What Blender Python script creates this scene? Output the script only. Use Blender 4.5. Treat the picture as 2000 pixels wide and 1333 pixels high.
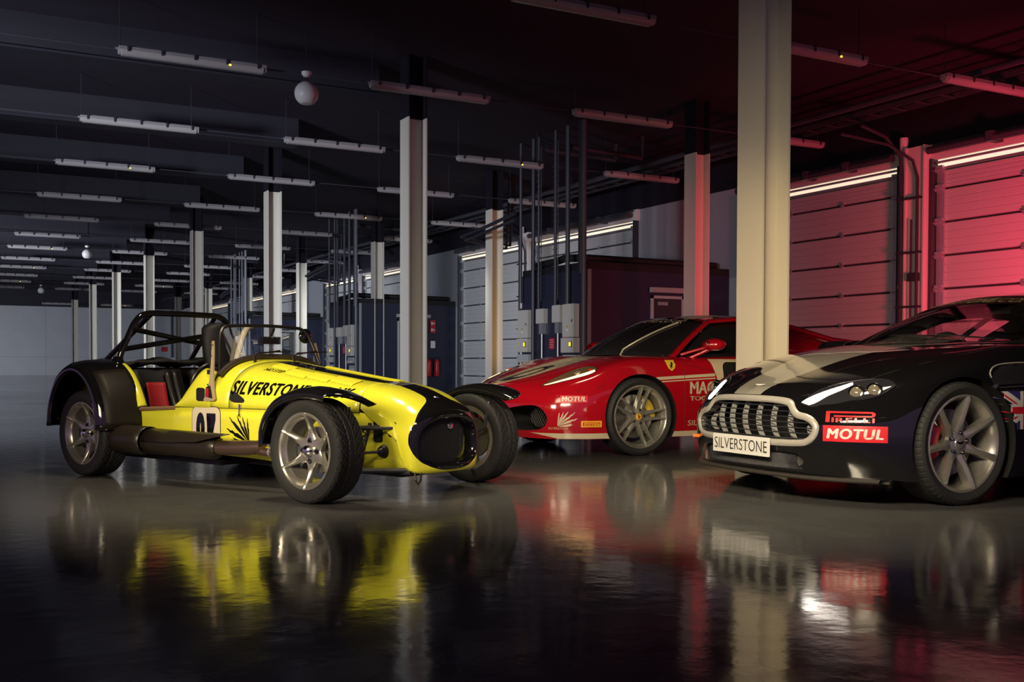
import bpy, bmesh, math, random
import numpy as np
from mathutils import Vector, Matrix
from mathutils.bvhtree import BVHTree

for o in list(bpy.data.objects):
    bpy.data.objects.remove(o)
C = bpy.context.scene.collection
SC = bpy.context.scene
PI = math.pi
random.seed(7)

# ---------------------------------------------------------------- camera
def _camera():
    f = 2063.634 / 2000.0
    roll, pit, yaw = 0.003142351558713329, -0.021962129638199282, 0.49425810318004393
    fw = Vector((math.sin(yaw) * math.cos(pit), math.cos(yaw) * math.cos(pit), math.sin(pit)))
    rt = Vector((math.cos(yaw), -math.sin(yaw), 0))
    up = rt.cross(fw)
    r2 = rt * math.cos(roll) + up * math.sin(roll)
    u2 = -rt * math.sin(roll) + up * math.cos(roll)
    cd = bpy.data.cameras.new('camera')
    cd.sensor_width = 36.0
    cd.lens = f * 36.0
    cd.shift_y = (755.584 - 666.5) / 2000.0
    cd.clip_end = 300
    co = bpy.data.objects.new('camera', cd)
    m = Matrix(((r2.x, u2.x, -fw.x, 0), (r2.y, u2.y, -fw.y, 0), (r2.z, u2.z, -fw.z, 0), (0, 0, 0, 1)))
    co.matrix_world = Matrix.Translation((0, 0, 0.76)) @ m
    C.objects.link(co)
    SC.camera = co
_camera()

# ---------------------------------------------------------------- world, exposure
SC.view_settings.view_transform = 'Standard'
SC.view_settings.look = 'None'
SC.view_settings.exposure = 0.0
SC.view_settings.gamma = 1.0
SC.view_settings.use_curve_mapping = False
W = bpy.data.worlds.new('purple_fill')  # purple fill glow from the open sides, added to lift the dark tones
SC.world = W
W.use_nodes = True
W.node_tree.nodes['Background'].inputs[0].default_value = (0.74, 0.46, 1.0, 1)
W.node_tree.nodes['Background'].inputs[1].default_value = 0.24

# ---------------------------------------------------------------- lights
def area(name, loc, target, size, power, col, size_y=None, spread=None):
    l = bpy.data.lights.new(name, 'AREA')
    l.energy = power
    l.color = col
    l.size = size
    if size_y:
        l.shape = 'RECTANGLE'
        l.size_y = size_y
    if spread:
        l.spread = math.radians(spread)
    o = bpy.data.objects.new(name, l)
    o.location = loc
    d = Vector(target) - Vector(loc)
    o.rotation_euler = d.to_track_quat('-Z', 'Y').to_euler()
    C.objects.link(o)
    return o

def spot(name, loc, target, power, col, angle=60, blend=0.5, radius=0.15):
    l = bpy.data.lights.new(name, 'SPOT')
    l.energy = power
    l.color = col
    l.spot_size = math.radians(angle)
    l.spot_blend = blend
    l.shadow_soft_size = radius
    o = bpy.data.objects.new(name, l)
    o.location = loc
    d = Vector(target) - Vector(loc)
    o.rotation_euler = d.to_track_quat('-Z', 'Y').to_euler()
    C.objects.link(o)
    return o

WARM = (1.0, 0.84, 0.56)
COOL = (0.84, 0.90, 1.0)
RED = (1.0, 0.05, 0.11)
# warm light on the yellow car: one soft lamp high above, one low from the front left
spot('overhead_spot', (1.7, 6.0, 4.0), (2.0, 6.7, 0.0), 350, WARM, 60, 0.35, 0.35)
area('soft_lamp', (-0.9, 4.0, 1.5), (2.0, 6.4, 0.5), 1.3, 22, WARM, 0.9, 58)
# warm light on the black coupe
spot('overhead_spot', (4.2, 4.6, 4.0), (4.5, 5.1, 0.0), 270, WARM, 52, 0.4, 0.35)
area('soft_lamp', (1.7, 2.7, 1.75), (4.4, 4.9, 0.5), 1.5, 40, WARM, 0.22, 80)
# warm light on the red car
area('soft_lamp', (3.0, 5.9, 1.7), (4.7, 8.6, 0.5), 0.9, 4.5, WARM, 0.9, 60)
spot('overhead_spot', (4.3, 7.3, 4.1), (4.75, 8.15, 0.7), 420, WARM, 27, 0.7, 0.3)
# unseen yellow spot added to warm the nearest column
spot('unseen_column_spot', (3.6, 4.3, 1.1), (5.6, 6.35, 1.35), 165, (1.0, 0.68, 0.30), 46, 0.9, 0.15)
# red gelled lights behind the coupe
area('red_light', (10.2, 6.4, 1.3), (12.8, 9.0, 1.9), 0.6, 150, RED, 0.6, 110)
spot('red_light', (9.0, 9.6, 0.4), (10.5, 13.3, 2.4), 260, RED, 30, 0.8, 0.2)
area('red_light', (9.6, 6.0, 0.35), (9.6, 11.0, 4.3), 0.5, 11, RED, 0.5, 100)
# cool lights in the depth of the hall, all turned away from the camera
area('cool_light', (-6.0, 8.0, 1.8), (6.5, 21.0, 1.3), 1.6, 300, COOL, 1.2, 60)
area('cool_light', (-10.0, 26.0, 2.0), (6.5, 40.0, 1.3), 2.0, 750, COOL, 1.2, 70)
area('cool_light', (-4.0, 56.0, 1.0), (4.0, 66.0, 0.6), 3.0, 230, COOL, 0.8, 110)
# unseen pale lights added in mid hall to rake the bay wall
area('cool_light', (9.2, 20.9, 2.7), (12.8, 23.6, 1.2), 1.0, 26, (0.90, 0.95, 1.0), 0.8, 120)
area('cool_light', (9.2, 32.5, 2.7), (12.8, 35.4, 1.2), 1.0, 30, (0.90, 0.95, 1.0), 0.8, 120)
# unseen warm spot, added to tint the column behind the red bonnet
spot('unseen_column_spot', (9.3, 17.6, 0.4), (10.45, 20.1, 1.9), 120, (1.0, 0.52, 0.15), 62, 0.8, 0.1)

# ================================================================ materials
MATS = {}
def mat(name, col, rough=0.5, metal=0.0, spec=0.5, emit=None, es=1.0, coat=0.0, trans=0.0, alpha=None, ior=1.45, bump=None):
    if name in MATS:
        return MATS[name]
    m = bpy.data.materials.new(name)
    m.use_nodes = True
    b = m.node_tree.nodes['Principled BSDF']
    b.inputs['Base Color'].default_value = (*col, 1)
    b.inputs['Roughness'].default_value = rough
    b.inputs['Metallic'].default_value = metal
    b.inputs['Specular IOR Level'].default_value = spec
    b.inputs['IOR'].default_value = ior
    b.inputs['Coat Weight'].default_value = coat
    b.inputs['Coat Roughness'].default_value = 0.03
    b.inputs['Transmission Weight'].default_value = trans
    if emit:
        b.inputs['Emission Color'].default_value = (*emit, 1)
        b.inputs['Emission Strength'].default_value = es
    if alpha is not None:
        b.inputs['Alpha'].default_value = alpha
    if bump:
        nt = m.node_tree
        tc = nt.nodes.new('ShaderNodeTexCoord')
        nz = nt.nodes.new('ShaderNodeTexNoise')
        nz.inputs['Scale'].default_value = bump[0]
        nz.inputs['Detail'].default_value = 4
        bp = nt.nodes.new('ShaderNodeBump')
        bp.inputs['Strength'].default_value = bump[1]
        bp.inputs['Distance'].default_value = bump[2]
        nt.links.new(tc.outputs['Object'], nz.inputs['Vector'])
        nt.links.new(nz.outputs['Fac'], bp.inputs['Height'])
        nt.links.new(bp.outputs['Normal'], b.inputs['Normal'])
    MATS[name] = m
    return m

class N:
    """small node helper"""
    def __init__(s, m):
        s.nt = m.node_tree
        s.b = s.nt.nodes['Principled BSDF']
        s.tc = s.nt.nodes.new('ShaderNodeTexCoord')
    def sep(s, out='Object'):
        n = s.nt.nodes.new('ShaderNodeSeparateXYZ')
        s.nt.links.new(s.tc.outputs[out], n.inputs[0])
        return n.outputs
    def math(s, op, a, b=0.0, c=None):
        n = s.nt.nodes.new('ShaderNodeMath')
        n.operation = op
        for i, v in enumerate((a, b, c)):
            if v is None:
                continue
            if isinstance(v, (int, float)):
                n.inputs[i].default_value = v
            else:
                s.nt.links.new(v, n.inputs[i])
        return n.outputs[0]
    def mix(s, fac, a, b):
        n = s.nt.nodes.new('ShaderNodeMix')
        n.data_type = 'RGBA'
        s.nt.links.new(fac, n.inputs[0])
        for i, v in ((6, a), (7, b)):
            if isinstance(v, tuple):
                n.inputs[i].default_value = (*v, 1)
            else:
                s.nt.links.new(v, n.inputs[i])
        return n.outputs[2]
    def noise(s, scale, detail=4, out='Object'):
        n = s.nt.nodes.new('ShaderNodeTexNoise')
        n.inputs['Scale'].default_value = scale
        n.inputs['Detail'].default_value = detail
        s.nt.links.new(s.tc.outputs[out], n.inputs['Vector'])
        return n.outputs['Fac']
    def link(s, a, name):
        s.nt.links.new(a, s.b.inputs[name])

# ================================================================ mesh collector
class MB:
    def __init__(s):
        s.v = []; s.f = []; s.m = []
    def add(s, verts, faces, mi=0):
        o = len(s.v)
        s.v += [tuple(map(float, p)) for p in verts]
        s.f += [tuple(i + o for i in f) for f in faces]
        s.m += [mi] * len(faces)
        return s
    def box(s, x0, x1, y0, y1, z0, z1, mi=0):
        v = [(x, y, z) for z in (z0, z1) for y in (y0, y1) for x in (x0, x1)]
        return s.add(v, [(0, 2, 3, 1), (4, 5, 7, 6), (0, 1, 5, 4), (2, 6, 7, 3), (0, 4, 6, 2), (1, 3, 7, 5)], mi)
    def cbox(s, c, d, mi=0, rot=None):
        v = [Vector(((i & 1) - .5, ((i >> 1) & 1) - .5, ((i >> 2) & 1) - .5)) for i in range(8)]
        v = [Vector((a.x * d[0], a.y * d[1], a.z * d[2])) for a in v]
        if rot is not None:
            v = [rot @ a for a in v]
        v = [a + Vector(c) for a in v]
        return s.add(v, [(0, 2, 3, 1), (4, 5, 7, 6), (0, 1, 5, 4), (2, 6, 7, 3), (0, 4, 6, 2), (1, 3, 7, 5)], mi)
    def tube(s, path, r, n=12, closed=False, cap=True, mi=0, flat=None):
        P = [Vector(p) for p in path]
        L = len(P)
        R = r if isinstance(r, (list, tuple)) else [r] * L
        rings = []
        up = None
        for i in range(L):
            if closed:
                t = P[(i + 1) % L] - P[i - 1]
            else:
                t = P[min(i + 1, L - 1)] - P[max(i - 1, 0)]
            t.normalize()
            if up is None:
                a = Vector((0, 0, 1)) if abs(t.z) < .9 else Vector((1, 0, 0))
                up = (a - t * a.dot(t)).normalized()
            else:
                up = (up - t * up.dot(t)).normalized()
            sd = t.cross(up)
            fl = flat or (1, 1)
            rings.append([P[i] + (up * math.cos(q) * fl[0] + sd * math.sin(q) * fl[1]) * R[i] for q in [2 * PI * k / n for k in range(n)]])
        v = [p for rg in rings for p in rg]
        f = []
        for i in range(L if closed else L - 1):
            j = (i + 1) % L
            for k in range(n):
                k2 = (k + 1) % n
                f.append((i * n + k, i * n + k2, j * n + k2, j * n + k))
        if cap and not closed:
            f.append(tuple(range(n))[::-1])
            f.append(tuple((L - 1) * n + k for k in range(n)))
        return s.add(v, f, mi)
    def lathe(s, prof, n=48, c=(0, 0, 0), mi=0, closed=False):
        """prof: (radius, y) about the y axis"""
        v = []
        for k in range(n):
            a = 2 * PI * k / n
            for r, y in prof:
                v.append((c[0] + r * math.cos(a), c[1] + y, c[2] + r * math.sin(a)))
        m = len(prof)
        f = []
        for k in range(n):
            k2 = (k + 1) % n
            for i in range(m if closed else m - 1):
                j = (i + 1) % m
                f.append((k * m + i, k2 * m + i, k2 * m + j, k * m + j))
        return s.add(v, f, mi)
    def prism(s, poly, a0, a1, axis='y', mi=0):
        """poly in the two other axes, extruded along axis"""
        n = len(poly)
        def p3(p, a):
            return {'x': (a, p[0], p[1]), 'y': (p[0], a, p[1]), 'z': (p[0], p[1], a)}[axis]
        v = [p3(p, a0) for p in poly] + [p3(p, a1) for p in poly]
        f = [tuple(range(n)), tuple(range(2 * n - 1, n - 1, -1))]
        for i in range(n):
            j = (i + 1) % n
            f.append((i, i + n, j + n, j))
        return s.add(v, f, mi)
    def grid(s, G, mi=0, cu=False, cv=False):
        G = np.asarray(G, float)
        a, b = G.shape[:2]
        v = G.reshape(-1, 3)
        f = []
        for i in range(a if cu else a - 1):
            for j in range(b if cv else b - 1):
                i2, j2 = (i + 1) % a, (j + 1) % b
                f.append((i * b + j, i2 * b + j, i2 * b + j2, i * b + j2))
        return s.add(v, f, mi)
    def mesh(s, name, mats, smooth=35, weld=False, recalc=True):
        me = bpy.data.meshes.new(name)
        me.from_pydata(s.v, [], s.f)
        me.polygons.foreach_set('material_index', s.m)
        for m in mats:
            me.materials.append(m)
        bm = bmesh.new()
        bm.from_mesh(me)
        if weld:
            bmesh.ops.remove_doubles(bm, verts=bm.verts, dist=weld if weld is not True else 1e-5)
            bmesh.ops.dissolve_degenerate(bm, edges=bm.edges, dist=1e-6)
        if recalc:
            bmesh.ops.recalc_face_normals(bm, faces=bm.faces)
        bm.to_mesh(me)
        bm.free()
        finish(me, smooth)
        return me
    def build(s, name, mats, parent=None, smooth=35, weld=False, recalc=True):
        if not isinstance(mats, (list, tuple)):
            mats = [mats]
        return link(name, s.mesh(name, mats, smooth, weld, recalc), parent)

def finish(me, smooth):
    if smooth:
        me.polygons.foreach_set('use_smooth', [True] * len(me.polygons))
        me.set_sharp_from_angle(angle=math.radians(smooth))
    me.update()

def link(name, me, parent=None):
    o = bpy.data.objects.new(name, me)
    C.objects.link(o)
    if parent is not None:
        o.parent = parent
    return o

def empty(name, loc=(0, 0, 0), rz=0.0):
    o = bpy.data.objects.new(name, None)
    o.location = loc
    o.rotation_euler = (0, 0, rz)
    o.empty_display_size = 0.2
    C.objects.link(o)
    return o

def tag(o, label=None, cat=None, group=None, kind=None):
    if label: o['label'] = label
    if cat: o['category'] = cat
    if group: o['group'] = group
    if kind: o['kind'] = kind
    return o

def copy_tree(o, parent=None):
    c = o.copy()
    C.objects.link(c)
    c.parent = parent
    for ch in list(o.children):
        copy_tree(ch, c)
    return c

def smod(o, thick, offset=-1):
    m = o.modifiers.new('thickness', 'SOLIDIFY')
    m.thickness = thick
    m.offset = offset
    return o

def bevel(o, w=0.005, seg=2):
    m = o.modifiers.new('edge', 'BEVEL')
    m.width = w
    m.segments = seg
    m.limit_method = 'ANGLE'
    m.angle_limit = math.radians(40)
    return o

def catmull(P, n, closed=False):
    """P (k,d) -> resampled (m,d), n per segment"""
    P = np.asarray(P, float)
    k = len(P)
    out = []
    segs = k if closed else k - 1
    for i in range(segs):
        if closed:
            a, b, c, d = P[(i - 1) % k], P[i], P[(i + 1) % k], P[(i + 2) % k]
        else:
            b, c = P[i], P[i + 1]
            a = P[i - 1] if i > 0 else 2 * b - c
            d = P[i + 2] if i + 2 < k else 2 * c - b
        for j in range(n):
            t = j / n
            out.append(0.5 * ((2 * b) + (c - a) * t + (2 * a - 5 * b + 4 * c - d) * t * t + (3 * b - a - 3 * c + d) * t ** 3))
    if not closed:
        out.append(P[-1])
    return np.array(out)

def cgrid(G, ns, nt):
    G = np.asarray(G, float)
    A = np.stack([catmull(G[:, j], ns) for j in range(G.shape[1])], 1)
    return np.stack([catmull(A[i], nt) for i in range(A.shape[0])], 0)

def evald(o):
    bpy.context.view_layer.update()
    dg = bpy.context.evaluated_depsgraph_get()
    return bpy.data.meshes.new_from_object(o.evaluated_get(dg), depsgraph=dg)

def boolean(o, cutters, smooth=30):
    for c in cutters:
        c.parent = o.parent
    for c in cutters:
        m = o.modifiers.new('cut', 'BOOLEAN')
        m.object = c
        m.operation = 'DIFFERENCE'
        m.solver = 'EXACT'
    me = evald(o)
    o.modifiers.clear()
    o.data = me
    finish(me, smooth)
    for c in cutters:
        bpy.data.objects.remove(c)
    return o

def bvh_of(o):
    bm = bmesh.new()
    bm.from_mesh(o.data)
    t = BVHTree.FromBMesh(bm)
    bm.free()
    return t

# ---------------------------------------------------------------- flat artwork laid on a surface
def text2d(body, shear=0.0, bold=0.0, space=1.0, xs=1.0):
    copies = bold > 0 and any(c.isalpha() for c in body)
    shift, bold = bold, (0.0 if copies else bold)
    cu = bpy.data.curves.new('lettering', 'FONT')
    cu.body = body
    cu.shear = shear
    cu.offset = bold
    cu.space_character = space
    cu.resolution_u = 4
    o = bpy.data.objects.new('lettering', cu)
    C.objects.link(o)
    me = evald(o)
    bpy.data.objects.remove(o)
    bpy.data.curves.remove(cu)
    v = np.array([tuple(p.co) for p in me.vertices])[:, :2]
    f = [tuple(p.vertices) for p in me.polygons]
    bpy.data.meshes.remove(me)
    if copies:
        parts = [(v + np.array(d) * shift, f) for d in ((0, 0), (-1, 0), (1, 0), (-.5, .5), (.5, -.5), (.5, .5), (-.5, -.5))]
        v, f = merge2d(*parts)
    lo, hi = v.min(0), v.max(0)
    return (v - lo) / (hi - lo), f

def poly2d(*polys):
    v, f = [], []
    for p in polys:
        f.append(tuple(range(len(v), len(v) + len(p))))
        v += list(p)
    return np.array(v, float), f

def place2d(art, x0, x1, y0, y1):
    v, f = art
    return np.stack([x0 + v[:, 0] * (x1 - x0), y0 + v[:, 1] * (y1 - y0)], 1), f

def merge2d(*arts):
    V, F, n = [], [], 0
    for v, f in arts:
        V.append(v)
        F += [tuple(i + n for i in q) for q in f]
        n += len(v)
    return np.concatenate(V), F

def decal(name, art, O, U, V, m, parent, bvh=None, D=None, off=0.002, maxlen=0.03, label=None):
    """lay 2D art (unit square) on the surface hit from the plane O,U,V looking along D"""
    O, U, V = Vector(O), Vector(U), Vector(V)
    if D is None:
        D = -U.cross(V).normalized()
    D = Vector(D).normalized()
    v, f = art
    bm = bmesh.new()
    vs = [bm.verts.new(O + U * float(a) + V * float(b)) for a, b in v]
    for q in f:
        try:
            bm.faces.new([vs[i] for i in q])
        except ValueError:
            pass
    bmesh.ops.triangulate(bm, faces=bm.faces)
    if bvh is not None:
        for it in range(5):
            e = [e for e in bm.edges if e.calc_length() > maxlen]
            if not e:
                break
            bmesh.ops.subdivide_edges(bm, edges=e, cuts=1)
            bmesh.ops.triangulate(bm, faces=[q for q in bm.faces if len(q.verts) > 3])
        for p in bm.verts:
            h = bvh.ray_cast(p.co - D * 0.4, D, 1.2)
            if h[0] is None:
                h = bvh.find_nearest(p.co)
            nn = h[1]
            if nn.dot(D) > 0:
                nn = -nn
            p.co = h[0] + nn * off
    else:
        for p in bm.verts:
            p.co = p.co - D * off
    for q in bm.faces:
        q.normal_update()
        if q.normal.dot(D) > 0:
            q.normal_flip()
    me = bpy.data.meshes.new(name)
    bm.to_mesh(me)
    bm.free()
    me.materials.append(m)
    if bvh is not None:
        finish(me, 60)
    o = link(name, me, parent)
    if label:
        o['label'] = label
    return o

def quadframe(bl, br, tl):
    """O,U,V from bottom-left, bottom-right, top-left (as read)"""
    a, b, c = Vector(bl), Vector(br), Vector(tl)
    return a, b - a, c - a

def grid_decal(name, art, G, u0, u1, v0, v1, m, parent, off=.003, label=None, maxlen=.04, up=(0, 0, 1)):
    """lay art on a ruled patch: G[row][col], u along the columns, v along the rows"""
    v, f = art
    bm = bmesh.new()
    vs = [bm.verts.new((float(a), float(b), 0)) for a, b in v]
    for q in f:
        try:
            bm.faces.new([vs[i] for i in q])
        except ValueError:
            pass
    bmesh.ops.triangulate(bm, faces=bm.faces)
    for it in range(3):
        e = [e for e in bm.edges if e.calc_length() > maxlen]
        if not e:
            break
        bmesh.ops.subdivide_edges(bm, edges=e, cuts=1)
        bmesh.ops.triangulate(bm, faces=[q for q in bm.faces if len(q.verts) > 3])
    R, K = G.shape[:2]
    def at(u, w):
        a = min(max(u, 0), 1) * (K - 1); b = min(max(w, 0), 1) * (R - 1)
        i, j = min(int(b), R - 2), min(int(a), K - 2)
        s, t = b - i, a - j
        return (G[i, j] * (1 - s) * (1 - t) + G[i + 1, j] * s * (1 - t) + G[i, j + 1] * (1 - s) * t + G[i + 1, j + 1] * s * t)
    for p in bm.verts:
        u, w = u0 + (u1 - u0) * p.co.x, v0 + (v1 - v0) * p.co.y
        c = at(u, w)
        n = np.cross(at(u + .01, w) - at(u - .01, w), at(u, w + .01) - at(u, w - .01))
        n = n / np.linalg.norm(n)
        if n @ np.array(up, float) < 0: n = -n
        p.co = Vector(c + n * off)
    me = bpy.data.meshes.new(name)
    bm.to_mesh(me)
    bm.free()
    me.materials.append(m)
    o = link(name, me, parent)
    if label: o['label'] = label
    return o

RECT = poly2d([(0, 0), (1, 0), (1, 1), (0, 1)])
def roundrect(asp=1.0, r=0.15, n=6):
    p = []
    rx, ry = r / max(asp, 1e-6) if asp > 1 else r, r if asp > 1 else r * asp
    for cx, cy, a0 in ((1 - rx, 1 - ry, 0), (rx, 1 - ry, 90), (rx, ry, 180), (1 - rx, ry, 270)):
        for k in range(n + 1):
            a = math.radians(a0 + 90 * k / n)
            p.append((cx + rx * math.cos(a), cy + ry * math.sin(a)))
    return poly2d(p)

def fan_logo():
    """fan of jagged feathers (dark spikes spreading from the lower right)"""
    T = [(0.02, 0.52), (0.12, 0.95), (0.45, 1.0), (0.68, 0.97), (0.88, 0.93)]
    out = []
    base = (0.97, 0.02)
    for i, t in enumerate(T):
        d = (t[0] - base[0], t[1] - base[1])
        L = math.hypot(*d)
        n = (-d[1] / L, d[0] / L)
        w = (0.10, 0.075, 0.06, 0.05, 0.04)[i]
        P = lambda s, o: (base[0] + d[0] * s + n[0] * o, base[1] + d[1] * s + n[1] * o)
        pts = [P(0.0, 0)]
        pts += [P(.35, -w * .55), P(.55, -w * .8), P(.62, -w * .35), P(.78, -w * .65), P(.8, -w * .2), P(.95, -w * .3)]
        pts += [P(1.0, 0.0)]
        pts += [P(.86, w * .25), P(.84, w * .55), P(.66, w * .4), P(.6, w * .8), P(.4, w * .6)]
        out.append(pts)
    out.append([(0.97, 0.0), (0.80, 0.03), (0.28, 0.20), (0.36, 0.11), (0.22, 0.12), (0.45, 0.02), (0.38, 0.0), (0.62, -0.04)])
    return poly2d(*out)
FAN = fan_logo()
def flipx(art):
    v, f = art
    v = v.copy()
    v[:, 0] = 1 - v[:, 0]
    return v, f
def pirelli():
    parts = [[(0, 0), (.085, 0), (.085, 1), (0, 1)], [(.085, .84), (.93, .84), (.93, 1), (.085, 1)], [(.93, .84), (.955, .80), (.955, .68), (.93, .64), (.97, .56), (1, .66), (1, .86), (.965, .97), (.93, 1)],
             [(.17, .50), (.93, .50), (.97, .56), (.93, .64), (.17, .64)], [(.125, 0), (.175, 0), (.175, .43), (.125, .43)]]
    a = poly2d(*parts)
    t = place2d(text2d('RELLI', bold=0.03, space=1.15), 0.21, 0.99, 0.0, 0.43)
    return merge2d(a, t)

# ================================================================ room materials
def floor_mat():
    m = mat('floor_paint', (0.10, 0.10, 0.105), 0.14, spec=0.6)
    n = N(m)
    a = n.noise(0.55, 5)
    b = n.noise(6.0, 6)
    r = n.math('MULTIPLY_ADD', a, 0.10, n.math('MULTIPLY_ADD', b, 0.08, 0.02))
    n.link(r, 'Roughness')
    c = n.mix(n.math('MULTIPLY_ADD', b, 1.2, -0.1), (0.085, 0.085, 0.09), (0.125, 0.122, 0.12))
    n.link(c, 'Base Color')
    bp = n.nt.nodes.new('ShaderNodeBump')
    bp.inputs['Strength'].default_value = 0.25
    bp.inputs['Distance'].default_value = 0.004
    n.nt.links.new(n.noise(9.0, 3), bp.inputs['Height'])
    n.nt.links.new(bp.outputs['Normal'], n.b.inputs['Normal'])
    return m
M_floor = floor_mat()
M_ceil = mat('ceiling_black', (0.030, 0.024, 0.036), 0.85, spec=0.2)
M_beam = mat('beam_dark', (0.022, 0.021, 0.03), 0.6, spec=0.3)
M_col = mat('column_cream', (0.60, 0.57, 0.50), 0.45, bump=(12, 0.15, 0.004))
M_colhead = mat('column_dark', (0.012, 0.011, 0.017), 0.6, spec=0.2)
M_wall = mat('wall_block', (0.42, 0.43, 0.45), 0.75, spec=0.2)
M_clad = mat('cladding_grey', (0.24, 0.25, 0.28), 0.6)
M_clad2 = mat('cladding_light', (0.36, 0.37, 0.38), 0.55)
M_door = mat('door_panel', (0.42, 0.42, 0.43), 0.38)
M_seam = mat('door_seam', (0.02, 0.02, 0.025), 0.6)
M_steel = mat('galvanised', (0.50, 0.52, 0.54), 0.38, metal=0.75, bump=(40, 0.3, 0.002))
M_chrome = mat('chrome', (0.85, 0.85, 0.86), 0.12, metal=1.0)
M_dark = mat('dark_metal', (0.025, 0.027, 0.035), 0.45)
M_conduit = mat('conduit', (0.06, 0.06, 0.075), 0.45, metal=0.3)
M_booth = mat('booth_navy', (0.018, 0.02, 0.042), 0.42)
M_black = mat('matt_black', (0.008, 0.008, 0.009), 0.6)
M_lampw = mat('lamp_diffuser', (0.32, 0.30, 0.30), 0.35)
M_lampb = mat('lamp_body', (0.22, 0.21, 0.22), 0.5)
M_amber = mat('amber_led', (0.9, 0.5, 0.05), 0.4, emit=(1.0, 0.45, 0.03), es=5)
M_gap = mat('daylight_gap', (0.9, 0.85, 0.75), 0.4, emit=(1.0, 0.82, 0.58), es=0.9)
M_gap2 = mat('daylight_white', (0.9, 0.9, 0.9), 0.4, emit=(0.95, 0.95, 1.0), es=1.6)
M_boxg = mat('switchgear_grey', (0.50, 0.47, 0.43), 0.5)
M_white = mat('white_label', (0.75, 0.75, 0.74), 0.5)
M_redsign = mat('red_sign', (0.45, 0.02, 0.03), 0.5)
M_yell = mat('yellow_lit', (0.9, 0.7, 0.02), 0.4, emit=(1.0, 0.72, 0.02), es=1.6)
M_sphere = mat('sphere_white', (0.62, 0.60, 0.60), 0.4)
M_pier = mat('pier_paint', (0.55, 0.50, 0.50), 0.32)
M_redmetal = mat('extinguisher_red', (0.5, 0.015, 0.02), 0.25)

# ================================================================ shell
CZ = 4.9
XW = 12.81
XL = -16.0
YB, YF = -6.0, 66.0
tag(MB().box(XL, XW + .4, YB, YF + .3, -0.1, 0.0).build('floor', M_floor, smooth=0), kind='structure')
tag(MB().box(XL, XW + .4, YB, YF + .3, CZ, CZ + .15).build('ceiling', M_ceil, smooth=0), kind='structure')
def far_wall():
    m = mat('wall_far_block', (0.40, 0.41, 0.44), 0.7, spec=0.25)
    n = N(m)
    s = n.sep()
    bx = n.math('LESS_THAN', n.math('FRACT', n.math('MULTIPLY', s[0], 0.385)), 0.012)
    bz = n.math('LESS_THAN', n.math('ABSOLUTE', n.math('SUBTRACT', s[2], 1.05)), 0.015)
    k = n.math('MAXIMUM', bx, bz)
    n.link(n.mix(n.math('MULTIPLY', k, 0.6), n.mix(n.noise(1.3), (0.36, 0.37, 0.40), (0.45, 0.45, 0.47)), (0.24, 0.24, 0.27)), 'Base Color')
    return m
tag(MB().box(XL, XW + .4, YF, YF + .3, 0, CZ).build('wall_far', far_wall(), smooth=0), kind='structure')
# header above the doors and plain cladding between bays on the door side wall
MW = MB()
MW.box(XW, XW + .3, YB, YF, 3.98, CZ, 0)
PER = 11.85
doors = []
for k in range(-1, 5):
    o = k * PER
    doors += [(6.43 + o, 10.68 + o), (11.35 + o, 14.87 + o)]
edges = sorted(doors)
prev = YB
for a, b in edges:
    if a > YF:
        break
    a0, b0 = max(a, YB), min(b, YF)
    if a0 > prev:
        MW.box(XW, XW + .3, prev, a0, 0, 2.35, 1)
        MW.box(XW, XW + .3, prev, a0, 2.35, 3.98, 2)
    prev = b0
if prev < YF:
    MW.box(XW, XW + .3, prev, YF, 0, 3.98, 1)
tag(MW.build('wall_right', [M_colhead, M_clad2, M_clad], smooth=0), kind='structure')

o = MB().box(11.59, 11.95, YF - .02, YF, 1.40, 1.68).build('warning_sign', M_redsign, smooth=0)
tag(o, 'small red sign on the far wall seen inside the yellow car\'s roll bar', 'sign')
o = MB().tube([(12.2, YF - .06, 1.05), (12.2, YF - .06, 3.9)], .07, 10).build('wall_pipe', M_dark)
tag(o, 'dark vertical pipe on the far wall beside the small red sign', 'pipe')

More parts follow.
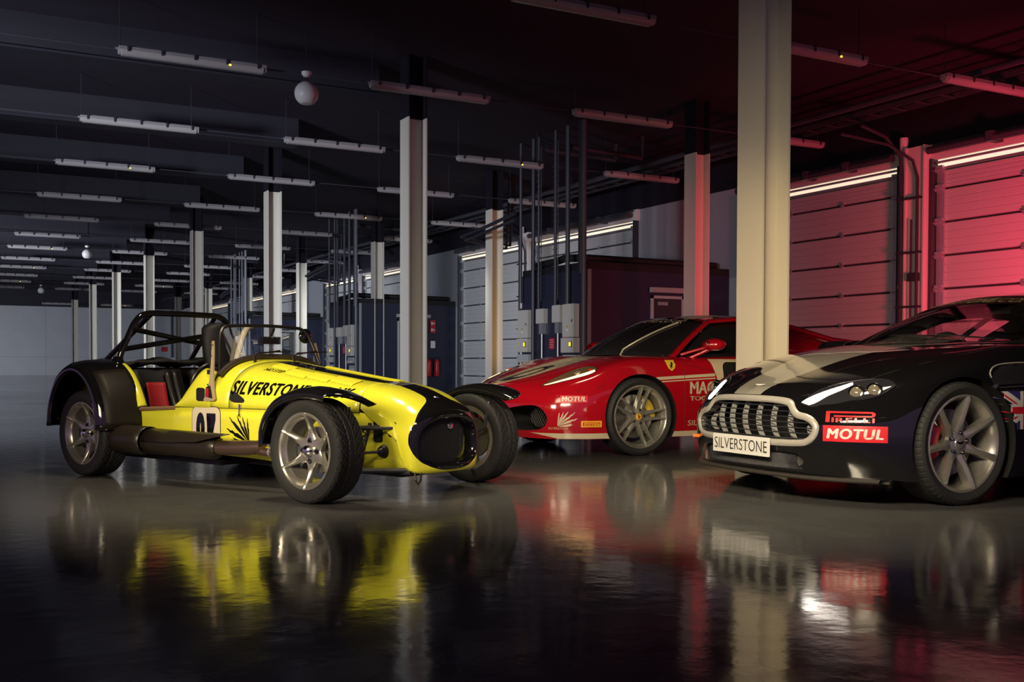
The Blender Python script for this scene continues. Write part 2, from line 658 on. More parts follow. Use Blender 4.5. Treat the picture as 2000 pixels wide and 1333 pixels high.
# ---------------------------------------------------------------- sectional doors
def door(n, y0, y1):
    root = MB()
    # panels with shallow horizontal ribs, one profile run across the width
    prof = []
    z = 0.0
    pz = [2.352 - .485 * 4 + .485 * i for i in range(-1, 7)]
    zz = sorted(set([0.0] + [p for p in pz if 0.05 < p < 3.58] + [3.6]))
    mbs = MB()
    for a, b in zip(zz[:-1], zz[1:]):
        P = [(XW + .03, a + .012)]
        nrib = 4
        for i in range(nrib):
            c0 = a + .012 + (b - a - .024) * (i / nrib)
            c1 = a + .012 + (b - a - .024) * ((i + 1) / nrib)
            P += [(XW + .002, c0 + .006), (XW + .002, c1 - .014), (XW + .009, c1 - .006)]
        P += [(XW + .03, b - .012), (XW + .08, b - .012), (XW + .08, a + .012)]
        mbs.prism([(p[0], p[1]) for p in P], y0, y1, 'y', 0)
        mbs.box(XW + .04, XW + .07, y0, y1, b - .014, b + .014, 1)
    d = mbs.build('door_%d' % n, [M_door, M_seam], smooth=0)
    tag(d, kind='structure')
    # hinges along the seams
    h = MB()
    for zs in zz[1:-1]:
        for q in (1 / 3., 2 / 3.):
            yy = y0 + (y1 - y0) * q
            h.box(XW - .035, XW, yy - .02, yy + .02, zs - .045, zs + .045)
            h.tube([(XW - .035, yy - .035, zs), (XW - .035, yy + .035, zs)], .014, 8)
    h.build('hinge', M_steel, d)
    # guide rails with roller brackets
    for yy, sg in ((y0, -1), (y1, 1)):
        g = MB()
        a, b = sorted((yy, yy - sg * .13))
        g.box(XW - .03, XW, a, b, 0, 3.62)
        g.box(XW - .12, XW - .0, *sorted((yy + sg * .015, yy + sg * .06)), 0, 3.75, 1)
        for zs in zz[1:]:
            g.tube([(XW - .06, yy + sg * .04, zs - .01), (XW - .06, yy - sg * .11, zs - .01)], .022, 8)
            g.box(XW - .075, XW - .03, a, b, zs - .05, zs + .05)
        g.build('guide_rail', [M_steel, M_dark], d, smooth=30)
    # daylight gap, brush seal and lintel track over the door
    g = MB()
    g.box(XW - .01, XW + .02, y0, y1, 3.63, 3.685)
    g.box(XW - .01, XW + .02, y0, y1, 3.72, 3.745)
    g.build('daylight_gap', M_gap, d, smooth=0)
    g = MB()
    g.box(XW - .03, XW + .01, y0, y1, 3.60, 3.63)
    g.box(XW - .05, XW + .01, y0, y1, 3.685, 3.72)
    g.box(XW - .06, XW + .05, y0 - .1, y1 + .1, 3.745, 3.98, 1)
    g.tube([(XW - .22, y0, 3.86), (XW - .22, y1, 3.86)], .055, 12, mi=2)
    g.tube([(XW - .12, y0, 3.95), (XW - .12, y1, 3.95)], .02, 8, mi=2)
    for q in (.25, .5, .75):
        yy = y0 + (y1 - y0) * q
        g.box(XW - .3, XW - .05, yy - .05, yy + .05, 3.80, 3.94, 2)
    g.build('lintel', [M_steel, M_pier, M_conduit], d, smooth=30)
    # chinks of daylight along the far guide
    if n % 2 == 1:
        for zs in zz[1:]:
            MB().box(XW - .02, XW - .005, y1 + .10, y1 + .135, zs + .12, zs + .18).build('daylight_chink', M_gap2, d, smooth=0)
    return d
nd = 0
for a, b in edges:
    if b < 3.0 or a > 56:
        continue
    nd += 1
    door(nd, a, b)
tag(MB().box(XW + .1, XW + .3, YB, YF, 0, 3.98).build('trim_1', M_seam, smooth=0), kind='structure')

# ---------------------------------------------------------------- beams, column casings, conduits
rows = [8.882, 12.574, 16.338, 20.055, 24.125, 27.873, 31.8, 35.402, 39.367, 42.881, 46.849, 50.531, 54.7]
ordn = ['first', 'second', 'third', 'fourth', 'fifth', 'sixth', 'seventh', 'eighth', 'ninth', 'tenth', 'eleventh', 'twelfth', 'thirteenth', 'fourteenth']
for i, y in enumerate(rows[1:]):
    b = MB().box(XL, 5.35, y + 1.25, y + 1.5, CZ - .42, CZ)
    b.box(XL, 5.35, y + 1.18, y + 1.57, CZ - .45, CZ - .42)
    o = b.build('ceiling_beam', M_beam, smooth=0)
    tag(o, 'dark ceiling beam running across just behind the %s row of strip lights' % ordn[i + 1], 'beam', 'dark ceiling beams')
o = MB().box(XL, XW, YF - .5, YF - .1, 3.93, CZ).build('ceiling_beam', M_beam, smooth=0)
tag(o, 'dark downstand beam along the top of the pale far wall', 'beam')

def column(x, y, top, label, head=True):
    w, d, t = .275, .293, .018
    m = MB()
    def H(z0, z1, mi):
        P = [(0, 0), (t, 0), (t, d / 2 - .007), (w - t, d / 2 - .007), (w - t, 0), (w, 0), (w, d), (w - t, d), (w - t, d / 2 + .007), (t, d / 2 + .007), (t, d), (0, d)]
        m.prism([(x + a, y + b) for a, b in P], z0, z1, 'z', mi)
    H(0.02, top, 0)
    m.box(x - .06, x + w + .06, y - .06, y + d + .06, 0, .02, 0)
    o = m.build('steel_column', [M_col], smooth=20)
    tag(o, label, 'column', 'cream steel columns')
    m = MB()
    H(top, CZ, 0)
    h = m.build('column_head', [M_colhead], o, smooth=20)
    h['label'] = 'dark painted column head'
    return o
Z0 = 4.065
column(5.511, 6.21, 4.86, 'large cream steel column standing right behind the black coupe\'s bonnet')
lab = ['tall steel column with red-lit channel rising behind the yellow car\'s nose cone',
       'steel column seen through the yellow car\'s windscreen, left of its door mirror',
       'steel column rising behind the right end of the yellow car\'s roll bar',
       'steel column rising behind the left curve of the yellow car\'s roll bar',
       'slim far column just left of the yellow car\'s roll bar',
       'second slim column from the left against the far wall',
       'leftmost and farthest slim column against the pale far wall']
for k in range(7):
    column(5.511, 13.168 + 6.958 * k, 3.77 if k == 6 else Z0, lab[k])
lab = ['column with bright red channel standing behind the red car\'s roof',
       'column with orange-lit channel rising behind the red car\'s bonnet',
       'slim column between the yellow car\'s bonnet and the dark booth behind it',
       'column seen through the right end of the yellow car\'s windscreen',
       'slim column just right of the yellow car\'s headrest',
       'far slim column behind the top of the yellow car\'s roll bar',
       'farthest slim column of the right row, beside the far bays']
for k in range(7):
    column(10.363, 13.207 + 6.958 * k, Z0, lab[k])

_proto = {}
def strip_light(x, y, z, label, led=False, top=CZ):
    key = (led, round(top - z, 3))
    if key not in _proto:
        L = 1.66
        root = empty('strip_light', (x, y, z))
        d = MB()
        P = [(-.065, .0), (-.06, -.035), (-.035, -.06), (.035, -.06), (.06, -.035), (.065, .0)]
        d.prism([(p[0], p[1]) for p in P], .035, L - .035, 'x')
        d.prism([(p[0] * .8, p[1] * .8) for p in P], 0.0, .035, 'x')
        d.prism([(p[0] * .8, p[1] * .8) for p in P], L - .035, L, 'x')
        d.build('diffuser', M_lampw, root, smooth=50)
        b = MB()
        b.box(0.0, L, -.06, .06, .0, .035)
        b.box(0.1, L - .1, -.035, .035, .035, .05)
        b.tube([(-.03, 0, .015), (.0, 0, .015)], .012, 8)
        b.build('housing', M_lampb, root, smooth=0)
        for q in (.06, .28, .5, .72, .94):
            c = MB().prism([(-.076, -.02), (-.066, -.02), (-.066, .038), (.066, .038), (.066, -.02), (.076, -.02), (.076, .046), (-.076, .046)], L * q - .012, L * q + .012, 'x')
            c.build('clip', M_dark, root, smooth=0)
        for q in (.02, L - .1):
            MB().tube([(q, 0, .04), (q, 0, top - z)], .006, 6).build('hanger', M_dark, root)
        if led:
            MB().box(L * .74 - .012, L * .74 + .012, -.069, -.062, -.028, -.012).build('amber_indicator', M_amber, root, smooth=0)
        _proto[key] = root
    else:
        root = copy_tree(_proto[key])
        root.location = (x, y, z)
    tag(root, label, 'light', 'strip lights hung in rows under the ceiling')
    return root
leds = {(0, 0), (2, 0), (6, 0), (8, 0), (10, 0), (-1, 2), (1, 2), (3, 2), (5, 2), (8, 2), (10, 2)}
colname = ['left end', 'second from the left', 'third from the left', 'right end']
for i, y in enumerate(rows):
    for c in range(4):
        if i == 0 and c == 0:
            continue
        led = (i - 1, c) in leds
        x = 1.758 + 2.989 * c
        strip_light(x, y, 4.26, 'strip light%s, %s of the %s row from the camera' % (' with amber glow' if led else '', colname[c], ordn[i]), led)
strip_light(1.758 + 2.989, 62.2, 3.93, 'low-hung plain strip light close to the far wall')
strip_light(1.758 + 2 * 2.989, 62.2, 3.93, 'low-hung strip light with amber glow close to the far wall', True)

# conduits that link the lamps of a row
for i, y in enumerate(rows):
    w = MB().tube([(-9, y + .09, 4.29), (12.3, y + .09, 4.29)], .010, 6)
    o = w.build('conduit', M_conduit)
    tag(o, 'thin conduit along the tops of the %s row of strip lights' % ordn[i], 'conduit', 'conduits between strip lights')

def pendant(x, y, z, label):
    root = empty('pendant_speaker', (x, y, z))
    tag(root, label, 'speaker', 'white ball speakers hanging from the ceiling')
    prof = []
    R = .14
    for k in range(17):
        a = -PI / 2 + PI * k / 16
        zz = max(R * math.sin(a), -R * .86)
        prof.append((R * math.cos(a) if zz > -R * .86 else R * .5 * (k / 2.0), zz))
    m = MB().lathe([(max(r, .0005), q) for r, q in prof], 32)
    m.v = [(v[0], v[2], v[1]) for v in m.v]
    m.build('ball', M_sphere, root, smooth=40)
    m = MB().lathe([(.0005, .19), (.035, .195), (.058, .225), (.06, .25), (.0005, .25)], 24)
    m.v = [(v[0], v[2], v[1]) for v in m.v]
    m.build('ceiling_cup', M_sphere, root, smooth=40)
    MB().tube([(0, 0, .13), (0, 0, .2)], .008, 8).build('stem', M_chrome, root)
    MB().tube([(0, 0, .24), (0, 0, CZ - z)], .006, 6).build('hanger', M_dark, root)
pendant(3.76, 12.05, 3.9, 'largest white ball speaker hanging between the nearest strip lights')
pendant(3.73, 33.03, 3.9, 'white ball speaker hanging above the yellow car\'s rear wheel, middle in size')
pendant(3.84, 50.85, 3.9, 'smallest white ball speaker hanging just above the far wall')

# cable tray and pipes above the bays
t = MB()
for dx in (-.16, .16):
    t.box(12.05 + dx - .008, 12.05 + dx + .008, 3.0, YF - 1, 4.40, 4.48)
for k in range(150):
    y = 3.2 + k * .42
    t.box(11.89, 12.21, y - .012, y + .012, 4.405, 4.42)
o = t.build('cable_tray', M_conduit, smooth=0)
tag(o, 'long dark cable tray running along above the roller doors', 'cable tray')
t = MB()
t.tube([(11.5, 3.0, 4.44), (11.5, YF - 1, 4.44)], .045, 10)
o = t.build('overhead_pipe', M_conduit)
tag(o, 'dark pipe running along the hall beside the cable tray', 'pipe')

# piers between the doors, with downpipe and cables
for k in range(0, 5):
    y0, y1 = 10.68 + k * PER, 11.35 + k * PER
    if y1 > YF - 2:
        break
    ym = (y0 + y1) / 2
    nm = ['between the two red-lit roller doors', 'between the grey doors behind the red car\'s bonnet', 'between roller doors, third pier from the camera', 'between roller doors, fourth pier from the camera', 'between roller doors, farthest pier'][k]
    root = empty('door_pier', (XW - .012, ym, 0))
    tag(root, 'red-lit steel pier %s' % nm if k == 0 else 'grey steel pier %s' % nm, 'pier', 'steel piers between doors')
    m = MB()
    m.box(-.16, 0, -.26, .10, 0, 3.97)
    m.box(-.20, -.16, -.26, -.235, 0, 3.97)
    m.box(-.20, -.16, .075, .10, 0, 3.97)
    m.build('post', M_pier, root, smooth=0)
    m = MB()
    m.tube([(-.10, .20, 0), (-.10, .20, 4.15)], .062, 16)
    for z in (.6, 1.9, 3.2):
        m.tube([(-.10, .20, z), (-.10, .20, z + .05)], .072, 16)
    m.build('downpipe', M_pier, root)
    m = MB()
    m.tube([(-.19, .16, 0), (-.19, .16, 3.6), (-.24, .14, 3.85), (-.6, .10, 4.1), (-1.15, .05, 4.2)], .028, 8)
    m.tube([(-.22, -.16, 1.2), (-.22, -.16, 3.5), (-.28, -.12, 3.75), (-.7, -.05, 3.95), (-1.6, 0, 4.02)], .022, 8)
    m.tube([(-.22, -.05, 0), (-.22, -.05, 2.9)], .014, 8)
    for z in (.8, 1.6, 2.4, 3.2):
        m.box(-.24, -.15, -.2, .22, z, z + .03)
    m.build('cable', M_dark, root)
    m = MB()
    m.cbox((-.22, -.10, 2.05), (.09, .16, .12))
    m.build('junction_box', M_dark, root, smooth=0)

# ---------------------------------------------------------------- booths with switchgear on their end
def cabinet(y0, y1, z0, z1, x, depth, label, switch=True, grp=None):
    root = empty('switch_cabinet', (x, (y0 + y1) / 2, z0))
    tag(root, label, 'cabinet', grp)
    w = (y1 - y0) / 2
    h = z1 - z0
    b = MB().box(-depth, 0, -w, w, 0, h).build('case', M_boxg, root, smooth=0)
    bevel(b, .006)
    MB().box(-depth - .008, -depth, -w + .012, w - .012, .015, h - .015).build('front_door', M_boxg, root, smooth=0)
    if h > .35:
        MB().box(-depth - .02, -depth - .008, -w + .03, -w + .045, h * .45, h * .53).build('catch', M_dark, root, smooth=0)
        MB().box(-depth - .0095, -depth - .008, -.03, .05, h * .30, h * .34).build('warning_label', M_yell_flat, root, smooth=0)
        MB().box(-depth - .0095, -depth - .008, -.02, .04, h * .19, h * .24).build('paper_label', M_white, root, smooth=0)
    if switch:
        MB().box(-depth - .022, -depth - .008, -w + .03, -w + .10, h * .38, h * .75).build('switch_surround', M_dark, root, smooth=0)
        MB().box(-depth - .03, -depth - .022, -w + .042, -w + .088, h * .43, h * .70).build('lit_switch', M_yell, root, smooth=0)
    return root
M_yell_flat = mat('yellow_label', (0.55, 0.38, 0.02), 0.5)

def booth(i, yf, yb, x0, name):
    z = 2.38
    root = empty('booth', (x0, yf, 0))
    tag(root, 'dark navy site booth built against the door wall %s' % name, 'booth', 'dark booths between door bays')
    Lx = XW - x0 - .005
    Ly = yb - yf
    MB().box(0, Lx, 0, Ly, 0, z).build('wall_panel', M_booth, root, smooth=0)
    m = MB().box(0, Lx, 0, Ly, z, z + .13)
    m.build('roof_edge', M_black, root, smooth=0)
    m = MB()
    m.box(.0, .07, -.02, .0, 0, z)
    m.build('corner_trim', M_clad, root, smooth=0)
    # door in the long face, frame, closer, sign over it
    dx = Lx - 1.72
    fr = MB()
    fr.box(dx - .05, dx, -.03, .0, 0, 1.97)
    fr.box(dx + .62, dx + .67, -.03, .0, 0, 1.97)
    fr.box(dx - .05, dx + .67, -.03, .0, 1.92, 1.97)
    fr.build('door_frame', M_clad2, root, smooth=0)
    d = MB().box(dx, dx + .62, -.015, .0, .02, 1.92).build('door_leaf', M_dark, root, smooth=0)
    MB().box(dx + .1, dx + .3, -.045, -.015, 1.80, 1.86).build('door_closer', M_clad, d, smooth=0)
    MB().tube([(dx + .07, -.02, .98), (dx + .07, -.06, .98), (dx + .17, -.06, .98)], .009, 8).build('door_handle', M_steel, d)
    return root, dx
def booth_bits(i, yf, yb, x0):
    B = ['behind the red car', 'behind the yellow bonnet', 'beyond the yellow car\'s windscreen'][i]
    Lx = XW - x0
    dx = x0 + Lx - 1.72
    # emergency light bar over the booth door
    r = empty('emergency_light', (dx - .1, yf - .032, 2.02))
    tag(r, 'long emergency light over the door of the dark booth %s' % B, 'light', 'emergency lights over booth doors')
    MB().box(0, 1.0, -.09, 0, 0, .09).build('diffuser', M_lampw, r, smooth=0)
    if i > 0:
        MB().box(.42, .46, -.095, -.09, .02, .06).build('amber_indicator', M_amber, r, smooth=0)
    # safety signs and extinguishers right of the door
    r = empty('safety_sign', (dx + .92, yf - .032, 1.60))
    tag(r, 'tall red fire sign beside the door of the booth %s' % B, 'sign', 'fire signs by booth doors')
    MB().box(0, .16, -.01, 0, 0, .36).build('board', M_redsign, r, smooth=0)
    g = MB()
    for zz in (.05, .23):
        g.box(.03, .07, -.012, -.01, zz, zz + .08)
        g.box(.09, .13, -.012, -.01, zz + .02, zz + .06)
    g.build('pictogram', M_white, r, smooth=0)
    r = empty('notice', (dx + .93, yf - .032, 1.18))
    tag(r, 'small white notice below the fire sign on the booth %s' % B, 'sign', 'white notices by booth doors')
    MB().box(0, .14, -.008, 0, 0, .2).build('board', M_white, r, smooth=0)
    for j in range(2):
        r = empty('fire_extinguisher', (dx + .86 + j * .24, yf - .09, .38))
        tag(r, 'red fire extinguisher, %s one, on the booth %s' % (['left', 'right'][j], B), 'extinguisher', 'fire extinguishers by booth doors')
        m = MB().lathe([(.0005, 0), (.06, .01), (.07, .04), (.07, .40), (.05, .46), (.025, .49), (.0005, .49)], 20)
        m.v = [(v[0], v[2], v[1]) for v in m.v]
        m.build('cylinder_body', M_redmetal, r)
        MB().box(-.02, .05, -.015, .015, .49, .54).build('valve', M_black, r, smooth=0)
        MB().tube([(.03, 0, .51), (.09, 0, .46), (.085, 0, .2)], .01, 8).build('hose', M_black, r)
    # switchgear on the end face
    x = x0
    g = 'switch cabinets on booth ends'
    def Y(q): return yf + q
    cabinet(Y(1.88), Y(2.26), 1.235, 1.76, x, .12, 'tall grey switch cabinet, left one, on the booth end %s' % B, False, g)
    cabinet(Y(1.86), Y(2.28), .97, 1.225, x, .14, 'low switch box with lit switch, left one, booth %s' % B, True, g)
    cabinet(Y(.25), Y(.62), 1.22, 1.80, x, .12, 'tall grey switch cabinet, right one, on the booth end %s' % B, False, g)
    cabinet(Y(.23), Y(.64), .95, 1.21, x, .14, 'low switch box with lit switch, right one, booth %s' % B, True, g)
    cabinet(Y(1.33), Y(1.60), 1.49, 1.76, x, .10, 'small grey box left of the middle on the booth end %s' % B, False, g)
    cabinet(Y(.76), Y(1.02), 1.49, 1.80, x, .10, 'small grey box right of the middle on the booth end %s' % B, False, g)
    for j, q in enumerate((1.46, .89)):
        m = MB().box(x - .08, x, Y(q) - .06, Y(q) + .06, 1.30, 1.488)
        m.tube([(x - .05, Y(q), 0), (x - .05, Y(q), 1.3)], .018, 10)
        o = m.build('drop_pipe', M_steel)
        tag(o, 'steel drop pipe under the %s small box, booth %s' % (['left', 'right'][j], B), 'pipe', 'drop pipes on booth ends')
    for j, (q, h) in enumerate(((2.1, .86), (.42, .84))):
        r = empty('socket_panel', (x, Y(q), h - .09))
        tag(r, 'grey socket panel, %s one, on the booth end %s' % (['left', 'right'][j], B), 'socket panel', 'socket panels on booth ends')
        MB().box(-.1, 0, -.22, .22, 0, .16).build('case', M_clad2, r, smooth=0)
        gq = MB()
        for s in (-.12, 0, .12):
            MB().tube([(-.15, s, .02), (-.10, s, .04)], .03, 10).build('socket', M_boxg, r)
        if i > 0:
            MB().box(-.05, 0, -.22, .22, -.5, -.06).build('lower_panel', M_clad2, r, smooth=0)
            gq = MB()
            for s in (-.14, -.03, .08):
                MB().tube([(-.10, s, -.2), (-.05, s, -.17)], .035, 10).build('socket', M_boxg, r)
                MB().tube([(-.10, s, -.42), (-.05, s, -.39)], .035, 10).build('socket', M_boxg, r)
    for j, q in enumerate((1.18, .68)):
        o = MB().box(x - .01, x, Y(q) - .09, Y(q) + .09, 1.02, 1.22).build('warning_sign', M_redsign, smooth=0)
        tag(o, 'small red warning sign, %s one, on the booth end %s' % (['left', 'right'][j], B), 'sign', 'red warning signs on booth ends')
        gg = MB()
        for s in range(4):
            gg.box(x - .012, x - .01, Y(q) - .07, Y(q) + .06, 1.05 + s * .042, 1.062 + s * .042)
        gg.build('text_line', M_white_dim, o, smooth=0)
    # poles from the booth to the ceiling services
    for j, (q, r_, z0, mm) in enumerate(((2.20, .03, 1.9, M_conduit), (1.72, .035, 0.0, M_conduit), (1.52, .022, 1.76, M_conduit), (.92, .028, 1.8, M_conduit), (.50, .04, 1.8, M_conduit), (.06, .05, 2.3, M_dark), (-.03, .045, 0.0, M_steel_dim))):
        m = MB().tube([(x - .09, Y(q), z0), (x - .09, Y(q), CZ)], r_, 10)
        if j in (2, 3):
            for s in range(26):
                zz = 2.0 + s * .1
                m.tube([(x - .09, Y(q) - .09, zz), (x - .09, Y(q) + .09, zz)], .006, 6)
            m.tube([(x - .09, Y(q) - .09, 1.9), (x - .09, Y(q) - .09, 4.7)], .009, 6)
        o = m.build('service_pole', mm)
        tag(o, '%s of seven service poles on the booth end %s' % (['leftmost', 'second', 'third', 'fourth', 'fifth', 'sixth', 'rightmost'][j], B), 'pole', 'service poles above booth ends')
    # pipes under the ceiling
    for nm, P, rr in (('upper bent', [(x - .1, Y(2.4), 3.62), (x - .1, Y(3.6), 3.50), (x + .2, Y(5.4), 3.5), (x + 1.5, Y(5.6), 3.4), (x + 1.6, Y(5.6), CZ)], .035),
                      ('lower bent', [(x - .1, Y(2.4), 3.50), (x - .1, Y(3.6), 3.40), (x + .2, Y(5.2), 3.4), (x + 1.3, Y(5.4), 3.3), (x + 1.4, Y(5.4), CZ)], .03),
                      ('short front', [(x, Y(.55), 4.55), (x + 1.5, Y(.55), 4.5), (x + 1.52, Y(.55), CZ)], .05), ('short rear', [(x, Y(1.4), 4.65), (x + 1.5, Y(1.4), 4.6), (x + 1.52, Y(1.4), CZ)], .04)):
        o = MB().tube(P, rr, 8).build('overhead_pipe', M_dark)
        tag(o, '%s pipe under the ceiling above the booth %s' % (nm, B), 'pipe', 'pipes above the booths')
    # cable duct drooping over the booth roof
    r = MB().tube([(x + .1, Y(1.9), 2.585), (x + .08, Y(1.2), 2.60), (x + .1, Y(.9), 2.64), (x + .2, Y(.5), 2.62), (x + 1.6, Y(.3), 2.59), (XW - .1, Y(.3), 2.585)], .07, 10)
    o = r.build('cable_bundle', M_black)
    tag(o, 'thick black cable bundle lying on the roof of the booth %s' % B, 'cable')
M_white_dim = mat('sign_text', (0.55, 0.35, 0.35), 0.5)
M_steel_dim = mat('steel_trim', (0.10, 0.105, 0.13), 0.45, metal=0.2)
for i, (yf, yb, x0) in enumerate(((15.32, 17.60, 9.71), (27.15, 29.6, 9.92), (39.01, 41.4, 9.95))):
    booth(i, yf, yb, x0, ['behind the red car', 'behind the yellow car\'s bonnet', 'seen through the yellow car\'s windscreen'][i])
    booth_bits(i, yf, yb, x0)

# ================================================================ wheels
M_tyre = mat('tyre_rubber', (0.022, 0.022, 0.023), 0.62, spec=0.35)
M_rim = mat('alloy_silver', (0.44, 0.42, 0.38), 0.26, metal=0.75)
M_rim2 = mat('alloy_barrel', (0.30, 0.29, 0.28), 0.35, metal=0.85)
M_disc = mat('brake_steel', (0.30, 0.29, 0.28), 0.35, metal=0.9)
M_caliper = mat('caliper_red', (0.55, 0.01, 0.015), 0.3, coat=0.5)
M_calyell = mat('caliper_yellow', (0.55, 0.38, 0.03), 0.35, coat=0.5)
M_nut = mat('wheel_nut', (0.10, 0.10, 0.11), 0.2, metal=1.0)

def tread_depth(style, a, y, W):
    """groove depth at angle a, axial y"""
    d = 0.0
    if style == 'slash':
        u = y / (W / 2)
        # two circumferential grooves and swept slashes
        for c in (-.12, .30):
            if abs(u - c) < .035:
                d = .006
        n = 30
        s = (a * n / (2 * PI) + 1.2 * abs(u) ** 1.4 * (1 if u > 0 else 1) * 1.6) % 1.0
        if s < .17 and abs(u) > .18 and abs(u) < .93:
            d = max(d, .005)
        s2 = (a * n / (2 * PI) + 1.2 * abs(u) ** 1.4 * 1.6 + .5) % 1.0
        if s2 < .10 and .38 < abs(u) < .75:
            d = max(d, .004)
    else:
        u = y / (W / 2)
        for c in (-.55, -.18, .18, .55):
            if abs(u - c) < .035:
                d = .006
        s = (a * 60 / (2 * PI) + .5 * u) % 1.0
        if s < .14 and abs(u) > .58:
            d = max(d, .004)
    return d

def tyre_mesh(R, Rr, W, style, name):
    # profile from inner bead to outer bead
    sh = R * .045
    half = W / 2
    prof = [(Rr, -half * .86), (Rr + (R - Rr) * .25, -half * .97), (Rr + (R - Rr) * .55, -half * 1.03), (R - sh * 1.2, -half * .98), (R - sh * .35, -half * .88)]
    nT = 30
    for k in range(nT + 1):
        y = -half * .82 + 2 * half * .82 * k / nT
        prof.append((R - sh * .12 * (y / half) ** 2 - sh * .1 * (abs(y / half) > .8), y))
    prof += [(R - sh * .35, half * .88), (R - sh * 1.2, half * .98), (Rr + (R - Rr) * .55, half * 1.03), (Rr + (R - Rr) * .25, half * .97), (Rr + .004, half * .90), (Rr - .003, half * .86)]
    n = 360
    G = np.zeros((n, len(prof), 3))
    for i in range(n):
        a = 2 * PI * i / n
        for j, (r, y) in enumerate(prof):
            if 3 <= j <= len(prof) - 4:
                r = r - tread_depth(style, a, y, W)
            G[i, j] = (r * math.cos(a), y, r * math.sin(a))
    m = MB().grid(G, cu=True)
    return m.mesh(name, [M_tyre], smooth=28)

def spoke(mb, ang, sec, mi=0):
    """sec: list of (r, half width left, half width right, y face, y back, ridge lift, lateral shift)"""
    ca, sa = math.cos(ang), math.sin(ang)
    rings = []
    for (r, wl, wr, yf, yb, rl, sh) in sec:
        pts = [(-wl + sh, yb), (-wl + sh, yf - .004), (-wl * .8 + sh, yf), (sh, yf + rl), (wr * .8 + sh, yf), (wr + sh, yf - .004), (wr + sh, yb)]
        rings.append([(r * ca - t * sa, y, r * sa + t * ca) for t, y in pts])
    G = np.array(rings)
    n = G.shape[1]
    mb.grid(G, mi, cv=True)
    o = len(mb.v) - G.shape[0] * n
    mb.f.append(tuple(o + k for k in range(n))); mb.m.append(mi)
    mb.f.append(tuple(o + (G.shape[0] - 1) * n + k for k in range(n))[::-1]); mb.m.append(mi)

